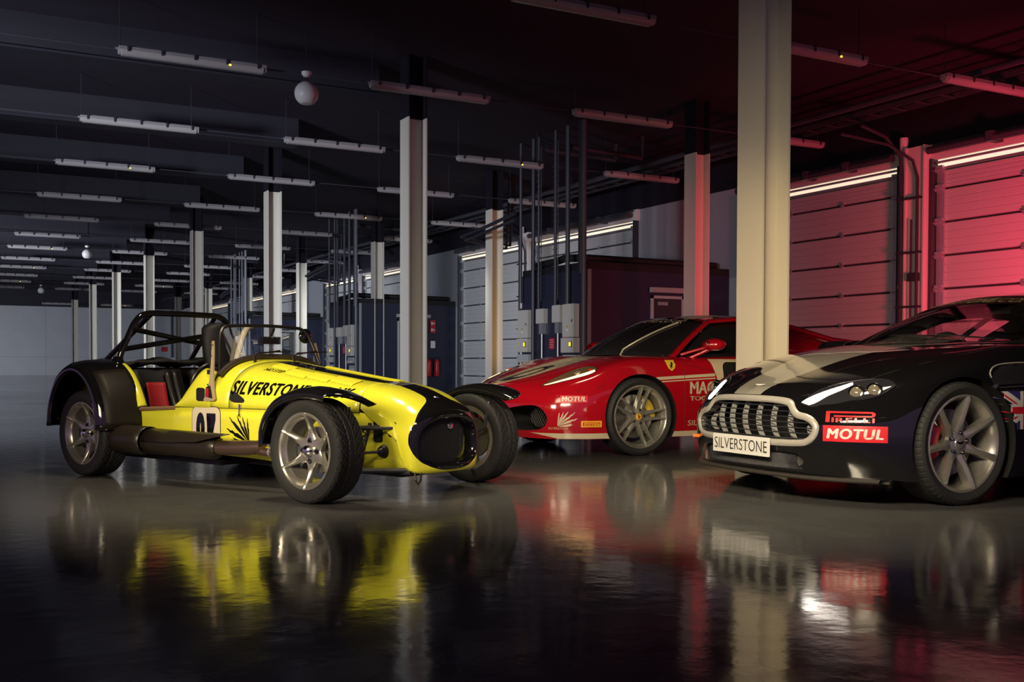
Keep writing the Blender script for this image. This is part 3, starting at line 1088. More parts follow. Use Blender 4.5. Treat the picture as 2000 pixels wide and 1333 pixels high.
def wheel(name, R, Rr, W, kind, parent, loc, side, tyres, rot=0.0, steer=0.0):
    """side +1: outer face towards +y. Returns the rim part with tyre etc. as sub-parts"""
    m = MB()
    h = W / 2
    lip = Rr
    # lip and barrel
    m.lathe([(lip, h * .86), (lip + .004, h * .93), (lip - .004, h * .95), (lip - .013, h * .90), (lip - .020, h * .72), (lip - .030, h * .60), (lip - .034, h * .1), (lip - .045, -h * .2), (lip - .03, -h * .8), (lip, -h * .86), (lip - .002, -h * .6), (lip - .03, -h * .2), (lip - .02, h * .1), (lip - .012, h * .6)], 96, mi=0, closed=True)
    if kind == 'six':
        k = lip / .205
        hub = [(.0005, h * .52), (.034, h * .52), (.05, h * .50), (.060, h * .36), (.055, h * .0), (.0005, h * .0)]
        m.lathe(hub, 48)
        for q in range(6):
            a = rot + q * PI / 3
            y1 = h * .50
            sec = [(.030, .050, .050, y1, -.0, .000, 0), (.055 * k, .044, .044, y1 - .003, .0, .003, 0), (.078 * k, .030, .030, y1 - .004, .015, .005, 0), (.098 * k, .0215, .0215, y1 - .002, .02, .006, 0),
                   (.122 * k, .0170, .0170, y1 + .003, .03, .006, 0), (.150 * k, .0125, .0125, y1 + .014, h * .4, .006, 0), (.180 * k, .0115, .0115, h * .83, h * .45, .005, 0),
                   (lip - .008, .0105, .0105, h * .96, h * .6, .003, 0), (lip + .002, .0095, .0095, h * .97, h * .8, .002, 0)]
            spoke(m, a, sec)
    elif kind == 'seven':
        m.lathe([(.0005, h * .62), (.035, h * .62), (.075, h * .56), (.082, h * .40), (.07, h * .1), (.0005, h * .1)], 56)
        for q in range(7):
            a = rot + q * 2 * PI / 7
            sec = [(.05, .034, .034, h * .56, .02, .0, 0), (.080, .027, .027, h * .60, .025, .004, 0), (.13, .0185, .0185, h * .70, .03, .009, 0), (.20, .0175, .0175, h * .84, h * .35, .010, 0), (lip - .02, .0195, .0195, h * .93, h * .5, .007, 0), (lip - .006, .021, .021, h * .94, h * .7, .003, 0)]
            spoke(m, a, sec)
    else:
        m.lathe([(.0005, h * .60), (.04, h * .60), (.085, h * .54), (.092, h * .38), (.08, h * .1), (.0005, h * .1)], 56)
        for q in range(5):
            a = rot + q * 2 * PI / 5
            for s in (-1, 1):
                sec = [(.06, .018, .018, h * .56, .02, .0, s * .024), (.10, .017, .017, h * .60, .03, .002, s * .027), (.16, .0105, .0105, h * .72, .04, .004, s * .031), (.215, .0088, .0088, h * .86, h * .5, .004, s * .036), (lip - .006, .009, .009, h * .93, h * .7, .002, s * .041)]
                spoke(m, a, sec)
            spoke(m, a, [(.06, .03, .03, h * .50, .02, 0, 0), (.115, .028, .028, h * .50, .03, -.006, 0), (.135, .02, .02, h * .42, .03, -.004, 0)])
    me = m.mesh('rim', [M_rim], smooth=32)
    o = link('wheel', me, parent)
    o.location = loc
    o.rotation_euler = (0, 0, (0 if side > 0 else PI) + steer)
    # tyre
    key = (R, Rr, W, kind)
    if key not in tyres:
        tyres[key] = tyre_mesh(R, Rr, W, 'slash' if kind == 'six' else 'road', 'tyre')
    link('tyre', tyres[key], o)
    # brake disc, caliper, cap and nuts
    dR = Rr * (.62 if kind == 'six' else .70)
    d = MB().lathe([(.06, .0), (dR, .0), (dR, -.022), (.06, -.022)], 56, c=(0, -h * .05, 0), closed=True)
    d.lathe([(.0005, .03), (.07, .03), (.08, -.02), (.0005, -.02)], 32, c=(0, -h * .05, 0))
    d.build('brake_disc', M_disc, o, smooth=30)
    c = MB()
    a0 = {'six': 200, 'seven': 5, 'five': 150}[kind]
    if side < 0: a0 = 180 - a0
    pts = []
    for k in range(9):
        a = math.radians(a0 - 32 + 64 * k / 8)
        pts.append(a)
    G = []
    for a in pts:
        ca, sa = math.cos(a), math.sin(a)
        G.append([(r * ca, y, r * sa) for r, y in ((dR * .62, -.05), (dR * .62, .035), (dR * .8, .045), (dR * 1.02, .035), (dR * 1.08, 0), (dR * 1.02, -.05))])
    c.grid(np.array(G), cv=True)
    nn = 6
    c.f.append(tuple(range(nn))); c.m.append(0)
    c.f.append(tuple(8 * nn + k for k in range(nn))[::-1]); c.m.append(0)
    c.build('brake_caliper', {'six': M_caliper if side > 0 else M_dark, 'seven': M_caliper, 'five': M_calyell}[kind], o, smooth=30)
    if kind == 'six':
        cap = MB().lathe([(.0005, h * .52 + .036), (.018, h * .52 + .034), (.029, h * .52 + .026), (.031, h * .50), (.0005, h * .5)], 32)
        cap.build('centre_cap', M_chrome, o)
        nuts = (4, .054, h * .50)
    elif kind == 'seven':
        MB().lathe([(.0005, h * .62 + .006), (.030, h * .62 + .004), (.034, h * .6), (.0005, h * .6)], 40).build('centre_cap', M_rim, o)
        w = MB()
        yq = h * .62 + .008
        for s in (-1, 1):
            w.add([(0, yq, .006), (s * .024, yq, .012), (s * .022, yq, .004), (s * .010, yq, -.002), (0, yq, -.004)], [(0, 1, 2, 3, 4)])
        w.build('wing_emblem', M_nut, o, smooth=0, recalc=False)
        nuts = (5, .058, h * .58)
    else:
        MB().lathe([(.0005, h * .60 + .006), (.026, h * .60 + .004), (.028, h * .58), (.0005, h * .58)], 40).build('centre_cap', mat('cap_yellow', (0.85, 0.42, 0.02), 0.35), o)
        v, f = HORSE
        MB().add([((a - .5) * .036, h * .60 + .008, (b - .5) * .044) for a, b in v], f).build('cap_emblem', M_black, o, smooth=0, recalc=False)
        nuts = (5, .054, h * .56)
    for k in range(nuts[0]):
        a = 2 * PI * k / nuts[0] + rot
        nb = MB()
        cx, cz = nuts[1] * math.cos(a), nuts[1] * math.sin(a)
        nb.lathe([(.0005, .014), (.006, .013), (.0095, .008), (.010, -.004), (.0005, -.004)], 10, c=(cx, nuts[2], cz))
        nb.lathe([(.0125, .001), (.017, .001), (.017, -.006), (.0125, -.006)], 16, c=(cx, nuts[2], cz), closed=True)
        nb.build('wheel_nut', M_nut, o)
    return o
# little rearing horse silhouette used on badges
HORSE = poly2d([(0.30, 0.05), (0.40, 0.05), (0.44, 0.22), (0.52, 0.34), (0.62, 0.30), (0.60, 0.10), (0.70, 0.12), (0.70, 0.36), (0.62, 0.46), (0.66, 0.58), (0.84, 0.60), (0.86, 0.68), (0.66, 0.68), (0.72, 0.78), (0.84, 0.84), (0.72, 0.90), (0.64, 0.98), (0.56, 0.92), (0.50, 0.78), (0.42, 0.62), (0.34, 0.50), (0.22, 0.52), (0.16, 0.66), (0.08, 0.62), (0.14, 0.46), (0.30, 0.40), (0.36, 0.30)])
TYRES = {}

# ================================================================ open two-seat yellow sports car (x forward, y left)
def yellow_car():
    car = empty('sports_car', (2.4025, 5.8205, 0), -1.1540)
    tag(car, 'yellow open two-seat race car numbered 07 with black wings and roll bar', 'car')
    M_y = mat('paint_yellow', (0.78, 0.75, 0.045), 0.25, coat=0.6)
    M_b = mat('paint_black', (0.006, 0.006, 0.007), 0.08, coat=1.0)
    M_bm = mat('vinyl_black', (0.012, 0.011, 0.012), 0.35)
    M_cock = mat('cockpit_trim', (0.006, 0.006, 0.008), 0.6)
    M_bez = mat('bracket_beige', (0.42, 0.33, 0.22), 0.35)
    M_carb = mat('carbon', (0.02, 0.016, 0.014), 0.36, spec=0.35, coat=0.12)
    n = N(M_carb)
    s = n.sep()
    u = n.math('ADD', n.math('MULTIPLY', s[0], 620.0), n.math('MULTIPLY', s[2], 620.0))
    w_ = n.math('GREATER_THAN', n.math('SINE', u), 0.0)
    n.link(n.mix(w_, (0.008, 0.007, 0.006), (0.034, 0.025, 0.018)), 'Base Color')
    M_tan = mat('headrest_tube', (0.62, 0.56, 0.46), 0.5)
    M_pipe = mat('exhaust_steel', (0.30, 0.20, 0.16), 0.3, metal=0.9)
    def hw(x):
        """half width of the body side at x"""
        if x > -.05:
            return .30 - .06 * (x + .05)
        if x > -1.5:
            return .30 + .1429 * (-.05 - x)
        return .507
    ZS = .475
    def ztop(x):
        return float(np.interp(x, [-1.45, -1.30, -1.05, -.70, -.22, 0, .22], [.80, .80, .765, .715, .655, .635, .60]))
    def upper(x, n=26, zs=ZS, full=True, e=3.0, side=0.0):
        w, zt = hw(x), ztop(x)
        pts = []
        for k in range(n + 1):
            a = PI * k / n
            c, s_ = math.cos(a), math.sin(a)
            y = -w * math.copysign(abs(c) ** (2 / e), c)
            z = zs + (zt - zs) * abs(s_) ** (2 / e * 1.25)
            pts.append((x, y, z))
        return pts
    # ---- bonnet
    xs = np.linspace(-.06, -1.06, 24)
    G = np.array([upper(x, 40) for x in xs])
    bonnet = MB().grid(G).build('bonnet', M_y, car, smooth=50)
    bv = bvh_of(bonnet)
    smod(bonnet, .003, 0)
    # bonnet stripe and louvres, laid along the top
    def on_top(name, art, x0, x1, y0, y1, m, parent, off=.003, label=None, b=bv):
        return decal(name, art, (x0, y1, .9), (x1 - x0, 0, 0), (0, y0 - y1, 0), m, parent, b, (0, 0, -1), off, .03, label)
    on_top('centre_stripe', RECT, -1.05, -.07, -.085, .085, M_b, bonnet, label='black centre stripe')
    def louvres(x0, x1, y0, y1):
        m = MB()
        nl = int((x1 - x0) / .019)
        base = []
        for k in range(nl):
            xa = x0 + (x1 - x0) * k / nl
            xb = x0 + (x1 - x0) * (k + 1) / nl
            rr = []
            for q in np.linspace(y0, y1, 7):
                za = bv.ray_cast(Vector(((xa + xb) / 2, q, 1.2)), Vector((0, 0, -1)))[0].z
                e = min(abs(q - y0), abs(q - y1)) / (y1 - y0) * 2
                hgt = .014 * min(1, e * 5)
                rr.append([(xa, q, za + .002), (xa + .004, q, za + .002 + hgt), (xb - .002, q, za + .003 + hgt * .2)])
            m.grid(np.array(rr))
        return m.build('louvre_panel', M_y, bonnet, smooth=20)
    louvres(-.92, -.77, -.235, -.125)
    louvres(-.75, -.57, -.275, -.17)
    louvres(-.565, -.385, -.26, -.155)
    louvres(-.38, -.19, -.24, -.135)
    louvres(-.80, -.14, .10, .24)
    # ---- scuttle
    xs = np.linspace(-1.065, -1.22, 5)
    G = [upper(x, 40) for x in xs]
    sc = MB().grid(np.array(G))
    scut = sc.build('scuttle', M_y, car, smooth=50)
    smod(scut, .003, 0)
    # scuttle sides sweeping back and down to the cockpit side (both sides)
    for s_ in (-1, 1):
        m = MB()
        prof = [(-1.22, .70), (-1.30, .72), (-1.355, .70), (-1.40, .66), (-1.45, .60), (-1.49, .54), (-1.535, .49)]
        G = []
        for x, zt in catmull(prof, 4):
            w = hw(x)
            G.append([(x, s_ * (w + .001), ZS)] + [(x, s_ * (w - .055 * (t ** 3)), ZS + (zt - ZS) * t) for t in (.25, .5, .75, .9, 1.0)])
        m.grid(np.array(G))
        o = m.build('scuttle_side', M_y, car, smooth=50)
        smod(o, .012, 0)
    # scuttle roll and dashboard
    G = []
    for x in (-1.22, -1.30, -1.36):
        row = []
        for k in range(31):
            a = PI * (.14 + .72 * k / 30)
            c, s2 = math.cos(a), math.sin(a)
            w = hw(-1.22) - .03
            row.append((x, -w * math.copysign(abs(c) ** (2 / 3.), c), ZS + (.795 - ZS) * abs(s2) ** (2 / 3. * 1.25) - (.0 if x > -1.35 else .05)))
        G.append(row)
    o = MB().grid(np.array(G)).build('dash_roll', M_cock, car, smooth=50)
    smod(o, .012, 0)
    m = MB()
    m.prism([(-.42, .48), (.42, .48), (.42, .66), (.34, .735), (.15, .77), (-.15, .77), (-.34, .735), (-.42, .66)], -1.32, -1.30, 'x')
    dash = m.build('dashboard', M_cock, car, smooth=0)
    for q in (-.27, -.16, .0, .12):
        MB().lathe([(.0005, 0), (.04, 0), (.042, .006), (.036, .012), (.0005, .012)], 24).build('gauge', M_dark, dash)
        g = [c for c in dash.children][-1]
        g.rotation_euler = (0, 0, PI / 2)
        g.location = (-1.32, q, .67)
    # ---- body tub: outer side panels from the nose back to the tail
    M_un = mat('chassis_black', (0.01, 0.01, 0.011), 0.5)
    for s_ in (-1, 1):
        # panel outline (x, ztop) following the sill and cockpit cut
        xs = [.30, .22, .10, -.05, -.30, -.60, -.90, -1.2, -1.45, -1.535, -1.56, -1.75, -1.925, -1.935, -1.99, -2.06, -2.16, -2.26, -2.40, -2.60]
        zt = [.20, .44, .455, ZS, ZS, ZS, ZS, ZS, ZS - .004, ZS - .006, ZS - .012, ZS - .018, ZS - .022, .46, .55, .63, .68, .68, .62, .60]
        zb = [.16, .155, .15, .15, .15, .158, .175, .185, .185, .185, .185, .185, .185, .185, .19, .19, .2, .22, .25, .28]
        G = []
        for x, a, b in zip(xs, zb, zt):
            w = hw(x) if x > -1.9 else .507
            G.append([(x, s_ * (w + .001), a + (b - a) * t) for t in (0, .25, .5, .75, 1)])
        o = MB().grid(np.array(G)).build('side_panel', M_y, car, smooth=50)
        if s_ < 0:
            right_panel = o
        smod(o, .004, 0)
        if s_ > 0:
            pass
    # yellow rolled rim of the rear quarter around the cockpit
    for s_ in (-1, 1):
        P = catmull([(-1.925, s_ * .50, .455), (-1.965, s_ * .50, .53), (-2.02, s_ * .495, .605), (-2.09, s_ * .490, .675), (-2.16, s_ * .485, .715), (-2.23, s_ * .48, .735), (-2.28, s_ * .475, .735)], 6)
        G = []
        for i, p in enumerate(P):
            t = P[min(i + 1, len(P) - 1)] - P[max(i - 1, 0)]
            t = t / np.linalg.norm(t)
            nrm = np.array([t[2], 0, -t[0]])
            if nrm[2] < 0: nrm = -nrm
            row = []
            for k in range(8):
                a = PI * k / 7
                row.append(p + nrm * (.022 * math.sin(a) + .012) + np.array([0, s_ * .034 * math.cos(a), 0]))
            G.append(row)
        o = MB().grid(np.array(G)).build('cockpit_rim', M_y, car, smooth=60)
        smod(o, .004, 0)
    # sill cap with brown leather strip
    for s_ in (-1, 1):
        m = MB().tube([(-1.53, s_ * .505, ZS - .008), (-1.93, s_ * .515, ZS - .028)], .014, 10)
        m.build('sill_cap', mat('sill_trim', (0.22, 0.13, 0.07), 0.5), car)
    # floor, inner tunnel, bulkheads, rear deck
    m = MB()
    m.box(-2.35, .25, -.27, .27, .12, .15)
    m.box(-2.35, -1.1, -.48, .48, .12, .15)
    m.box(-2.35, -1.3, -.07, .07, .15, .42)
    m.box(-1.33, -1.30, -.43, .43, .15, .50)
    m.build('floor_pan', M_un, car, smooth=0)
    m = MB()
    m.prism([(-2.20, .16), (-2.08, .16), (-2.30, .72), (-2.66, .72), (-2.66, .30), (-2.40, .28)], -.49, .49, 'y')
    m.build('rear_tub', M_cock, car, smooth=0)
    # tonneau / boot cover with soft folds
    G = []
    rng = random.Random(3)
    for i in range(15):
        x = -2.10 - i * .044
        G.append([(x - .06 - .02 * math.sin(j * .9), -.46 + j * .046, .735 + .028 * math.sin(i * .65) * math.cos(j * .8 + i * .3) + .03 * (1 if i < 4 else .6) - .02 * (abs(j - 10) > 8)) for j in range(21)])
    o = MB().grid(np.array(G)).build('boot_cover', mat('black_canvas', (0.012, 0.012, 0.014), 0.8), car, smooth=60)
    smod(o, .015, 0)
    # cockpit inner: red glow panel, folded belts, seats
    for s_ in (-1, 1):
        y = .235 * s_
        G = []
        P = catmull([(-1.48, .235), (-1.70, .20), (-1.95, .20), (-2.06, .30), (-2.12, .48), (-2.16, .62), (-2.20, .70)], 4)
        for x, z in P:
            G.append([(x + .035 * abs(k) ** 2 * (1 if z > .25 else 0) , y + .19 * k, z + .05 * abs(k) ** 2 * (1 if z < .4 else 0)) for k in np.linspace(-1, 1, 9)])
        seat = MB().grid(np.array(G)).build('seat', M_cock, car, smooth=60)
        smod(seat, .05, 0)
        for q in (.07, .13):
            P = catmull([(-2.15, y + q, .70), (-2.05, y + q * .9, .48), (-1.93, y + q * .6, .32), (-1.80, y + .02, .26)], 5)
            G = [[(p[0] + .02, p[1] - .025, p[2] + .01), (p[0] + .025, p[1] + .025, p[2] + .012)] for p in P]
            b = MB().grid(np.array(G)).build('belt', M_bm, seat, smooth=60)
            smod(b, .006, 0)
    G = [[(x_ + .052 + .02 * k * k, -.285 + .075 * k, z_) for k in np.linspace(-1, 1, 9)] for x_, z_ in catmull([(-2.105, .44), (-2.13, .53), (-2.155, .62)], 4)]  # red glow in the cockpit, painted as a patch on the seat back
    o = MB().grid(np.array(G)).build('painted_red_glow', mat('red_glow_paint', (0.30, 0.008, 0.015), 0.6), car, smooth=60)
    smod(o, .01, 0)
    # crumpled black holdall on the passenger side
    G = []
    for i in range(12):
        a = i / 11
        G.append([(-1.50 - .24 * a + .015 * math.sin(j * 2.1 + i), -.42 + .035 * j, .30 + .22 * math.sin(PI * a) * math.sin(PI * j / 10) ** .6 + .018 * math.sin(i * 1.9 + j * 1.3)) for j in range(11)])
    o = MB().grid(np.array(G)).build('harness_pad', mat('shiny_nylon', (0.03, 0.03, 0.045), 0.3), car, smooth=60)
    smod(o, .02, 0)
    # steering wheel and column
    st = MB()
    ring = [(-1.55 + .035 * math.sin(a), -.235 + .135 * math.cos(a), .62 + .13 * math.sin(a)) for a in np.linspace(0, 2 * PI, 37)[:-1]]
    st.tube(ring, .014, 10, closed=True)
    st.tube([(-1.53, -.235, .62), (-1.30, -.235, .60)], .018, 10)
    for a in (0, 2.1, 4.2):
        st.tube([(-1.54, -.235, .62), (-1.55 + .035 * math.sin(a + PI / 2), -.235 + .13 * math.cos(a + PI / 2), .62 + .125 * math.sin(a + PI / 2))], .010, 8)
    st.build('steering_wheel', M_bm, car)

    # ---- nose cone
    XM = .375
    def ring_out(u, v):
        """u: 0 at rear seam .. 1 at the mouth lip, v angle 0..1 around from bottom right over the top to bottom left"""
        return None
    nA = 64
    def outline(w, zb, zt, e=3.2, flare=False):
        pts = []
        zc, hh = (zb + zt) / 2, (zt - zb) / 2
        for k in range(nA):
            a = -PI / 2 - 2 * PI * (k + .5) / nA     # start at the bottom, go to the right side (-y), over the top, back
            c, s_ = math.cos(a), math.sin(a)
            eb = e if s_ > 0 else e * 1.9
            y = w * math.copysign(abs(c) ** (2 / eb), c)
            z = zc + hh * math.copysign(abs(s_) ** (2 / eb), s_)
            if s_ < 0 and flare:
                y *= 1 + .10 * abs(s_) ** 2
            pts.append((y, z))
        return pts
    keys = [  # x centre, half width, bottom, top, exponent, plan curvature
        (-.05, .302, .20, .643, 3.6, 0.0), (.02, .300, .19, .634, 3.5, 0.0), (.09, .298, .18, .620, 3.5, .005), (.17, .296, .17, .598, 3.4, .02), (.24, .293, .155, .573, 3.4, .04), (.30, .290, .148, .545, 3.3, .055),
        (.345, .290, .138, .522, 3.3, .050), (.378, .285, .140, .502, 3.2, .05), (.395, .272, .155, .482, 3.2, .05)]
    K = catmull(np.array(keys), 4)
    rings = []
    for (x, w, zb, zt, e, pc) in K:
        row = []
        for (y, z) in outline(w, zb, zt, e, True):
            # the cowl's lower rear edge starts further forward
            t = (z - zb) / (zt - zb)
            xx = x - pc * (abs(y) / w) ** 2.2 * 1.0 + .0
            if z < .47:
                xmin = np.interp(z, [.16, .40, .44, .47], [.285, .215, .17, -.05])
                xx = max(xx, xmin - .0)
            row.append((xx, y, z))
        rings.append(row)
    # lip rolls inwards to the mouth
    last = K[-1]
    for (dx, dw, dzb, dzt) in ((.402, .258, .170, .468), (.398, .244, .182, .457), (.375, .232, .195, .446), (.32, .225, .20, .44)):
        row = []
        for (y, z) in outline(dw, dzb, dzt, 2.4):
            row.append((dx - .05 * (abs(y) / .27) ** 2.2, y, z))
        rings.append(row)
    G = np.array(rings)
    m = MB().grid(G, cv=True)
    # drop the collapsed lower rear faces
    V = np.array(m.v)
    keep, km = [], []
    for f, mi in zip(m.f, m.m):
        p = V[list(f)]
        ar = np.linalg.norm(np.cross(p[2] - p[0], p[3] - p[1]))
        if ar > 2e-6 and not (p[:, 2].max() < .165 and p[:, 0].max() < .28):
            keep.append(f); km.append(mi)
    m.f, m.m = keep, km
    nose = m.build('nose_cone', nose_mat(), car, smooth=50)
    nbv = bvh_of(nose)
    # mesh grille inside the mouth
    g = MB()
    gi = 0
    for k in range(-22, 23):
        y = k * .0105
        hw_ = math.sqrt(max(0, 1 - (abs(y) / .222) ** 3)) * .128
        if hw_ > .01:
            g.tube([(.335 - .07 * (abs(y) / .25) ** 2.2, y, .325 - hw_), (.335 - .07 * (abs(y) / .25) ** 2.2, y, .325 + hw_)], .0017, 5)
    for k in range(-12, 13):
        z = .325 + k * .0105
        w2 = (1 - (abs(k) / 12.6) ** 3) ** (1 / 3.) * .215
        g.tube([(.337 - .07 * (abs(y) / .25) ** 2.2, y, z) for y in np.linspace(-w2, w2, 12)], .0017, 5)
    g.build('grille_mesh', M_dark, nose)
    G = []
    for i in range(7):
        sc_ = i / 6 + .001
        G.append([(.30 - .06 * (abs(y * sc_) / .25) ** 2.2, y * sc_, .325 + (z - .325) * sc_) for (y, z) in outline(.212, .2, .45, 3.0)])
    MB().grid(np.array(G), cv=True).build('radiator', M_black, nose, smooth=0)
    # small badge lamp seen in the mouth and round badge on top
    b = MB().lathe([(.0005, .004), (.012, .004), (.017, .002), (.018, -.002), (.0005, -.002)], 24)
    b.v = [(v[0] * 1.5, v[2], v[1]) for v in b.v]
    bd = b.build('nose_badge', M_chrome, nose)
    h = nbv.ray_cast(Vector((.255, 0, 1)), Vector((0, 0, -1)))[0]
    bd.location = (.255, 0, h.z + .002)
    bd.rotation_euler = (0, .25, 0)
    bb = MB().lathe([(.0005, .01), (.018, .006), (.022, 0), (.0005, 0)], 20)
    bb.v = [(v[1], v[0], v[2]) for v in bb.v]
    q = bb.build('mouth_badge', M_chrome, nose)
    q.location = (.345, .03, .40)
    # nose stripe widening into the black mouth is in the paint; seam line
    P = [(x_, y_, z_ + .0015) for (x_, y_, z_) in upper(-.055, 40)]
    MB().tube(P, .0025, 6).build('shut_line', M_black, nose)

    # ---- chassis side details under the nose: holes, rubber boots
    rbv = bvh_of(right_panel)
    def side_art(name, art, x0, x1, z0, z1, m_, par=right_panel, off=.004, label=None):
        # x0 is the rear (left in view) edge
        def P(x, z): return Vector((x, -(hw(x) + .002), z))
        O = P(x0, z0); U = P(x1, z0) - O; V = Vector((0, 0, z1 - z0))
        return decal(name, art, O, U, V, m_, par, None, None, off, .03, label)
    hole = roundrect(.6, .22)
    side_art('wishbone_opening', hole, .055, .125, .31, .445, M_black)
    side_art('wishbone_opening', hole, .165, .225, .345, .43, M_black)
    m = MB()
    m.tube([(.10, -.30, .40), (.0, -.56, .395)], .010, 8)
    m.tube([(.20, -.295, .395), (.02, -.56, .395)], .009, 8)
    m.build('wishbone', M_dark, car)
    m = MB()
    m.tube([(.30, -.29, .165), (.02, -.60, .165)], .013, 8)
    m.tube([(-.25, -.33, .155), (.0, -.60, .165)], .013, 8)
    m.tube([(-.20, -.325, .15), (.33, -.285, .15)], .012, 8)
    m.build('lower_wishbone', M_dark, car)
    m = MB()
    P = [(.07 + .02 * math.cos(a), -.36 - .05 * a / 18 + .02 * math.sin(a), .40 - .18 * a / 31) for a in np.linspace(0, 31, 120)]
    m.tube(P, .005, 6)
    m.tube([(.07, -.34, .42), (.07, -.42, .20)], .011, 8)
    m.build('coil_spring', M_dark, car)
    m = MB().tube([(.13, -.292, .26), (.13, -.315, .26)], [.040, .030], 20)
    m.tube([(.13, -.31, .26), (.13, -.335, .26)], [.026, .014], 20)
    m.build('rack_boot', M_bm, car)
    MB().tube([(.13, -.33, .26), (.02, -.60, .255)], .008, 8).build('track_rod', M_dark, car)
    for s_ in (1,):
        m = MB()
        m.tube([(.20, .295, .395), (.0, .60, .395)], .010, 8)
        m.tube([(.30, .29, .165), (.0, .60, .165)], .012, 8)
        m.build('wishbone', M_dark, car)
    MB().tube([(.33, -.25, .15), (.345, -.26, .11), (.355, -.25, .085), (.365, -.24, .11), (.36, -.23, .15)], .006, 8).build('tow_loop', M_bm, car)

    # ---- stickers on the right flank
    off = .0045
    ct = text2d('SILVERSTONE', shear=.22, bold=.02, space=1.12)
    side_art('small_lettering', ct, -1.091, -.78, .195, .228, M_b, label='small black lettering SILVERSTONE')
    side_art('fan_logo', FAN, -1.085, -.885, .262, .432, M_b, label='black feather fan logo')
    side_art('number_panel', roundrect(.95, .17), -1.376, -1.129, .225, .483, mat('sticker_black', (0.01, 0.01, 0.01), .3), off=.003)
    side_art('number_panel', roundrect(.95, .16), -1.372, -1.133, .229, .479, mat('sticker_cream', (0.70, 0.62, 0.47), 0.3), off=.004, label='cream number panel')
    side_art('race_number', text2d('0', bold=.085), -1.336, -1.262, .245, .445, M_b, off=.006, label='black figure 0')
    seven = poly2d([(0, 1), (0, .78), (.55, .78), (.10, 0), (.50, 0), (1, .80), (1, 1)])
    side_art('race_number', seven, -1.246, -1.170, .245, .440, M_b, off=.006, label='black figure 7')
    m = MB()
    x_ = -.965; y_ = -(hw(x_)) - .003
    m.cbox((x_, y_ - .004, .485), (.020, .008, .035))
    m.cbox((x_, y_ - .006, .455), (.012, .010, .04))
    m.tube([(x_, y_ - .006, .437), (x_, y_ - .014, .430)], .008, 8)
    m.build('bonnet_catch', M_chrome, right_panel)
    # big lettering along the bonnet side (laid on the bonnet surface)
    def P(x, z): return Vector((x, -(hw(x) + .05), z))
    big = text2d('SILVERSTONE.CO.UK', shear=.28, bold=.048, space=1.12)
    big = (np.stack([big[0][:, 0], big[0][:, 1] * (1 - .30 * big[0][:, 0])], 1), big[1])
    O = P(-1.054, .577); U = P(-.125, .571) - O
    decal('side_lettering', big, O, U, (0, .034, .088), M_b, bonnet, bv, (-U.y, U.x, -.25), .0032, .03, 'black slanted lettering SILVERSTONE.CO.UK')
    ns = text2d('NO STEP', shear=.2, bold=.015)
    decal('small_lettering', ns, (-.93, -.285, .9), (.16, .02, 0), (.0, .035, 0), M_b, bonnet, bv, (0, 0, -1), .0032, .03)
    tear = poly2d([(0, .35), (.0, .75), (.12, .97), (.30, 1.0), (.55, .80), (.92, .42), (1.0, .25), (.97, .08), (.85, 0), (.35, .0), (.12, .10)])
    decal('side_opening', tear, P(-1.054, .512), P(-.928, .510) - P(-1.054, .512), (0, 0, .066), M_black, bonnet, bv, (-U.y, U.x, 0), .0032, .02)
    side_art('side_opening', roundrect(.6, .3), -1.335, -1.262, .515, .60, M_black, off=.006)
    # scuttle shut line
    MB().tube([(x, y * 1.002, z + .001) for x, y, z in upper(-1.062, 40)], .002, 5).build('shut_line', M_black, bonnet)
    for s_ in (-1, 1):
        MB().tube([(x, s_ * (hw(x) + .004), ZS) for x in np.linspace(-.05, -1.53, 16)], .002, 5).build('shut_line', M_black, bonnet)

    # ---- windscreen: black frame, glass, beige side stanchions
    def scr(t, k):
        """t across -1..1, k 0 bottom..1 top"""
        yb, yt = .435, .36
        y = t * (yb + (yt - yb) * k)
        zb = .795 - .10 * abs(t) ** 4 - .02 * abs(t) ** 2
        zt = 1.005 - .015 * abs(t) ** 2
        z = zb + (zt - zb) * k
        x = -1.17 - .10 * k
        return (x, y, z)
    glass = mat('clear_glass', (0.9, 0.95, 0.95), 0.02, trans=1.0, ior=1.1, alpha=0.25)
    G = np.array([[scr(t, k) for k in np.linspace(0.02, .98, 6)] for t in np.linspace(-.98, .98, 17)])
    gl = MB().grid(G).build('windscreen', glass, car, smooth=60)
    fr = [scr(t, 0) for t in np.linspace(-1, 1, 21)] + [scr(1.0, k) for k in (.25, .5, .7)] + [scr(.985, .86), scr(.93, .96)] + [scr(t, 1) for t in np.linspace(.85, -.85, 15)] + [scr(-.93, .96), scr(-.985, .86)] + [scr(-1, k) for k in (.7, .5, .25)]
    MB().tube(fr, .011, 8, closed=True).build('screen_frame', M_bm, gl)
    m = MB().tube([scr(t, 0.02) for t in np.linspace(-1, 1, 21)], .018, 8)
    m.build('screen_seal', mat('brown_seal', (0.035, 0.024, 0.020), .5), gl)
    for s_ in (-1, 1):
        yy = s_ * (.48)
        prof = [(-1.27, .528), (-1.262, .56), (-1.245, .60), (-1.235, .64), (-1.238, .72), (-1.245, .80), (-1.258, .89), (-1.252, .897), (-1.243, .897), (-1.225, .82), (-1.205, .70), (-1.185, .60), (-1.158, .53), (-1.165, .52), (-1.26, .515)]
        G = []
        m = MB()
        # the stanchion leans in with height
        V1 = [(x, s_ * (.484 - .06 * max(0, z - .52) / .4), z) for x, z in prof]
        V2 = [(x, s_ * (.484 - .06 * max(0, z - .52) / .4 - .010), z) for x, z in prof]
        nn = len(prof)
        m.add(V1 + V2, [tuple(range(nn)), tuple(range(2 * nn - 1, nn - 1, -1))] + [(i, (i + 1) % nn, nn + (i + 1) % nn, nn + i) for i in range(nn)])
        st_ = m.build('screen_stanchion', M_bez, car, smooth=0)
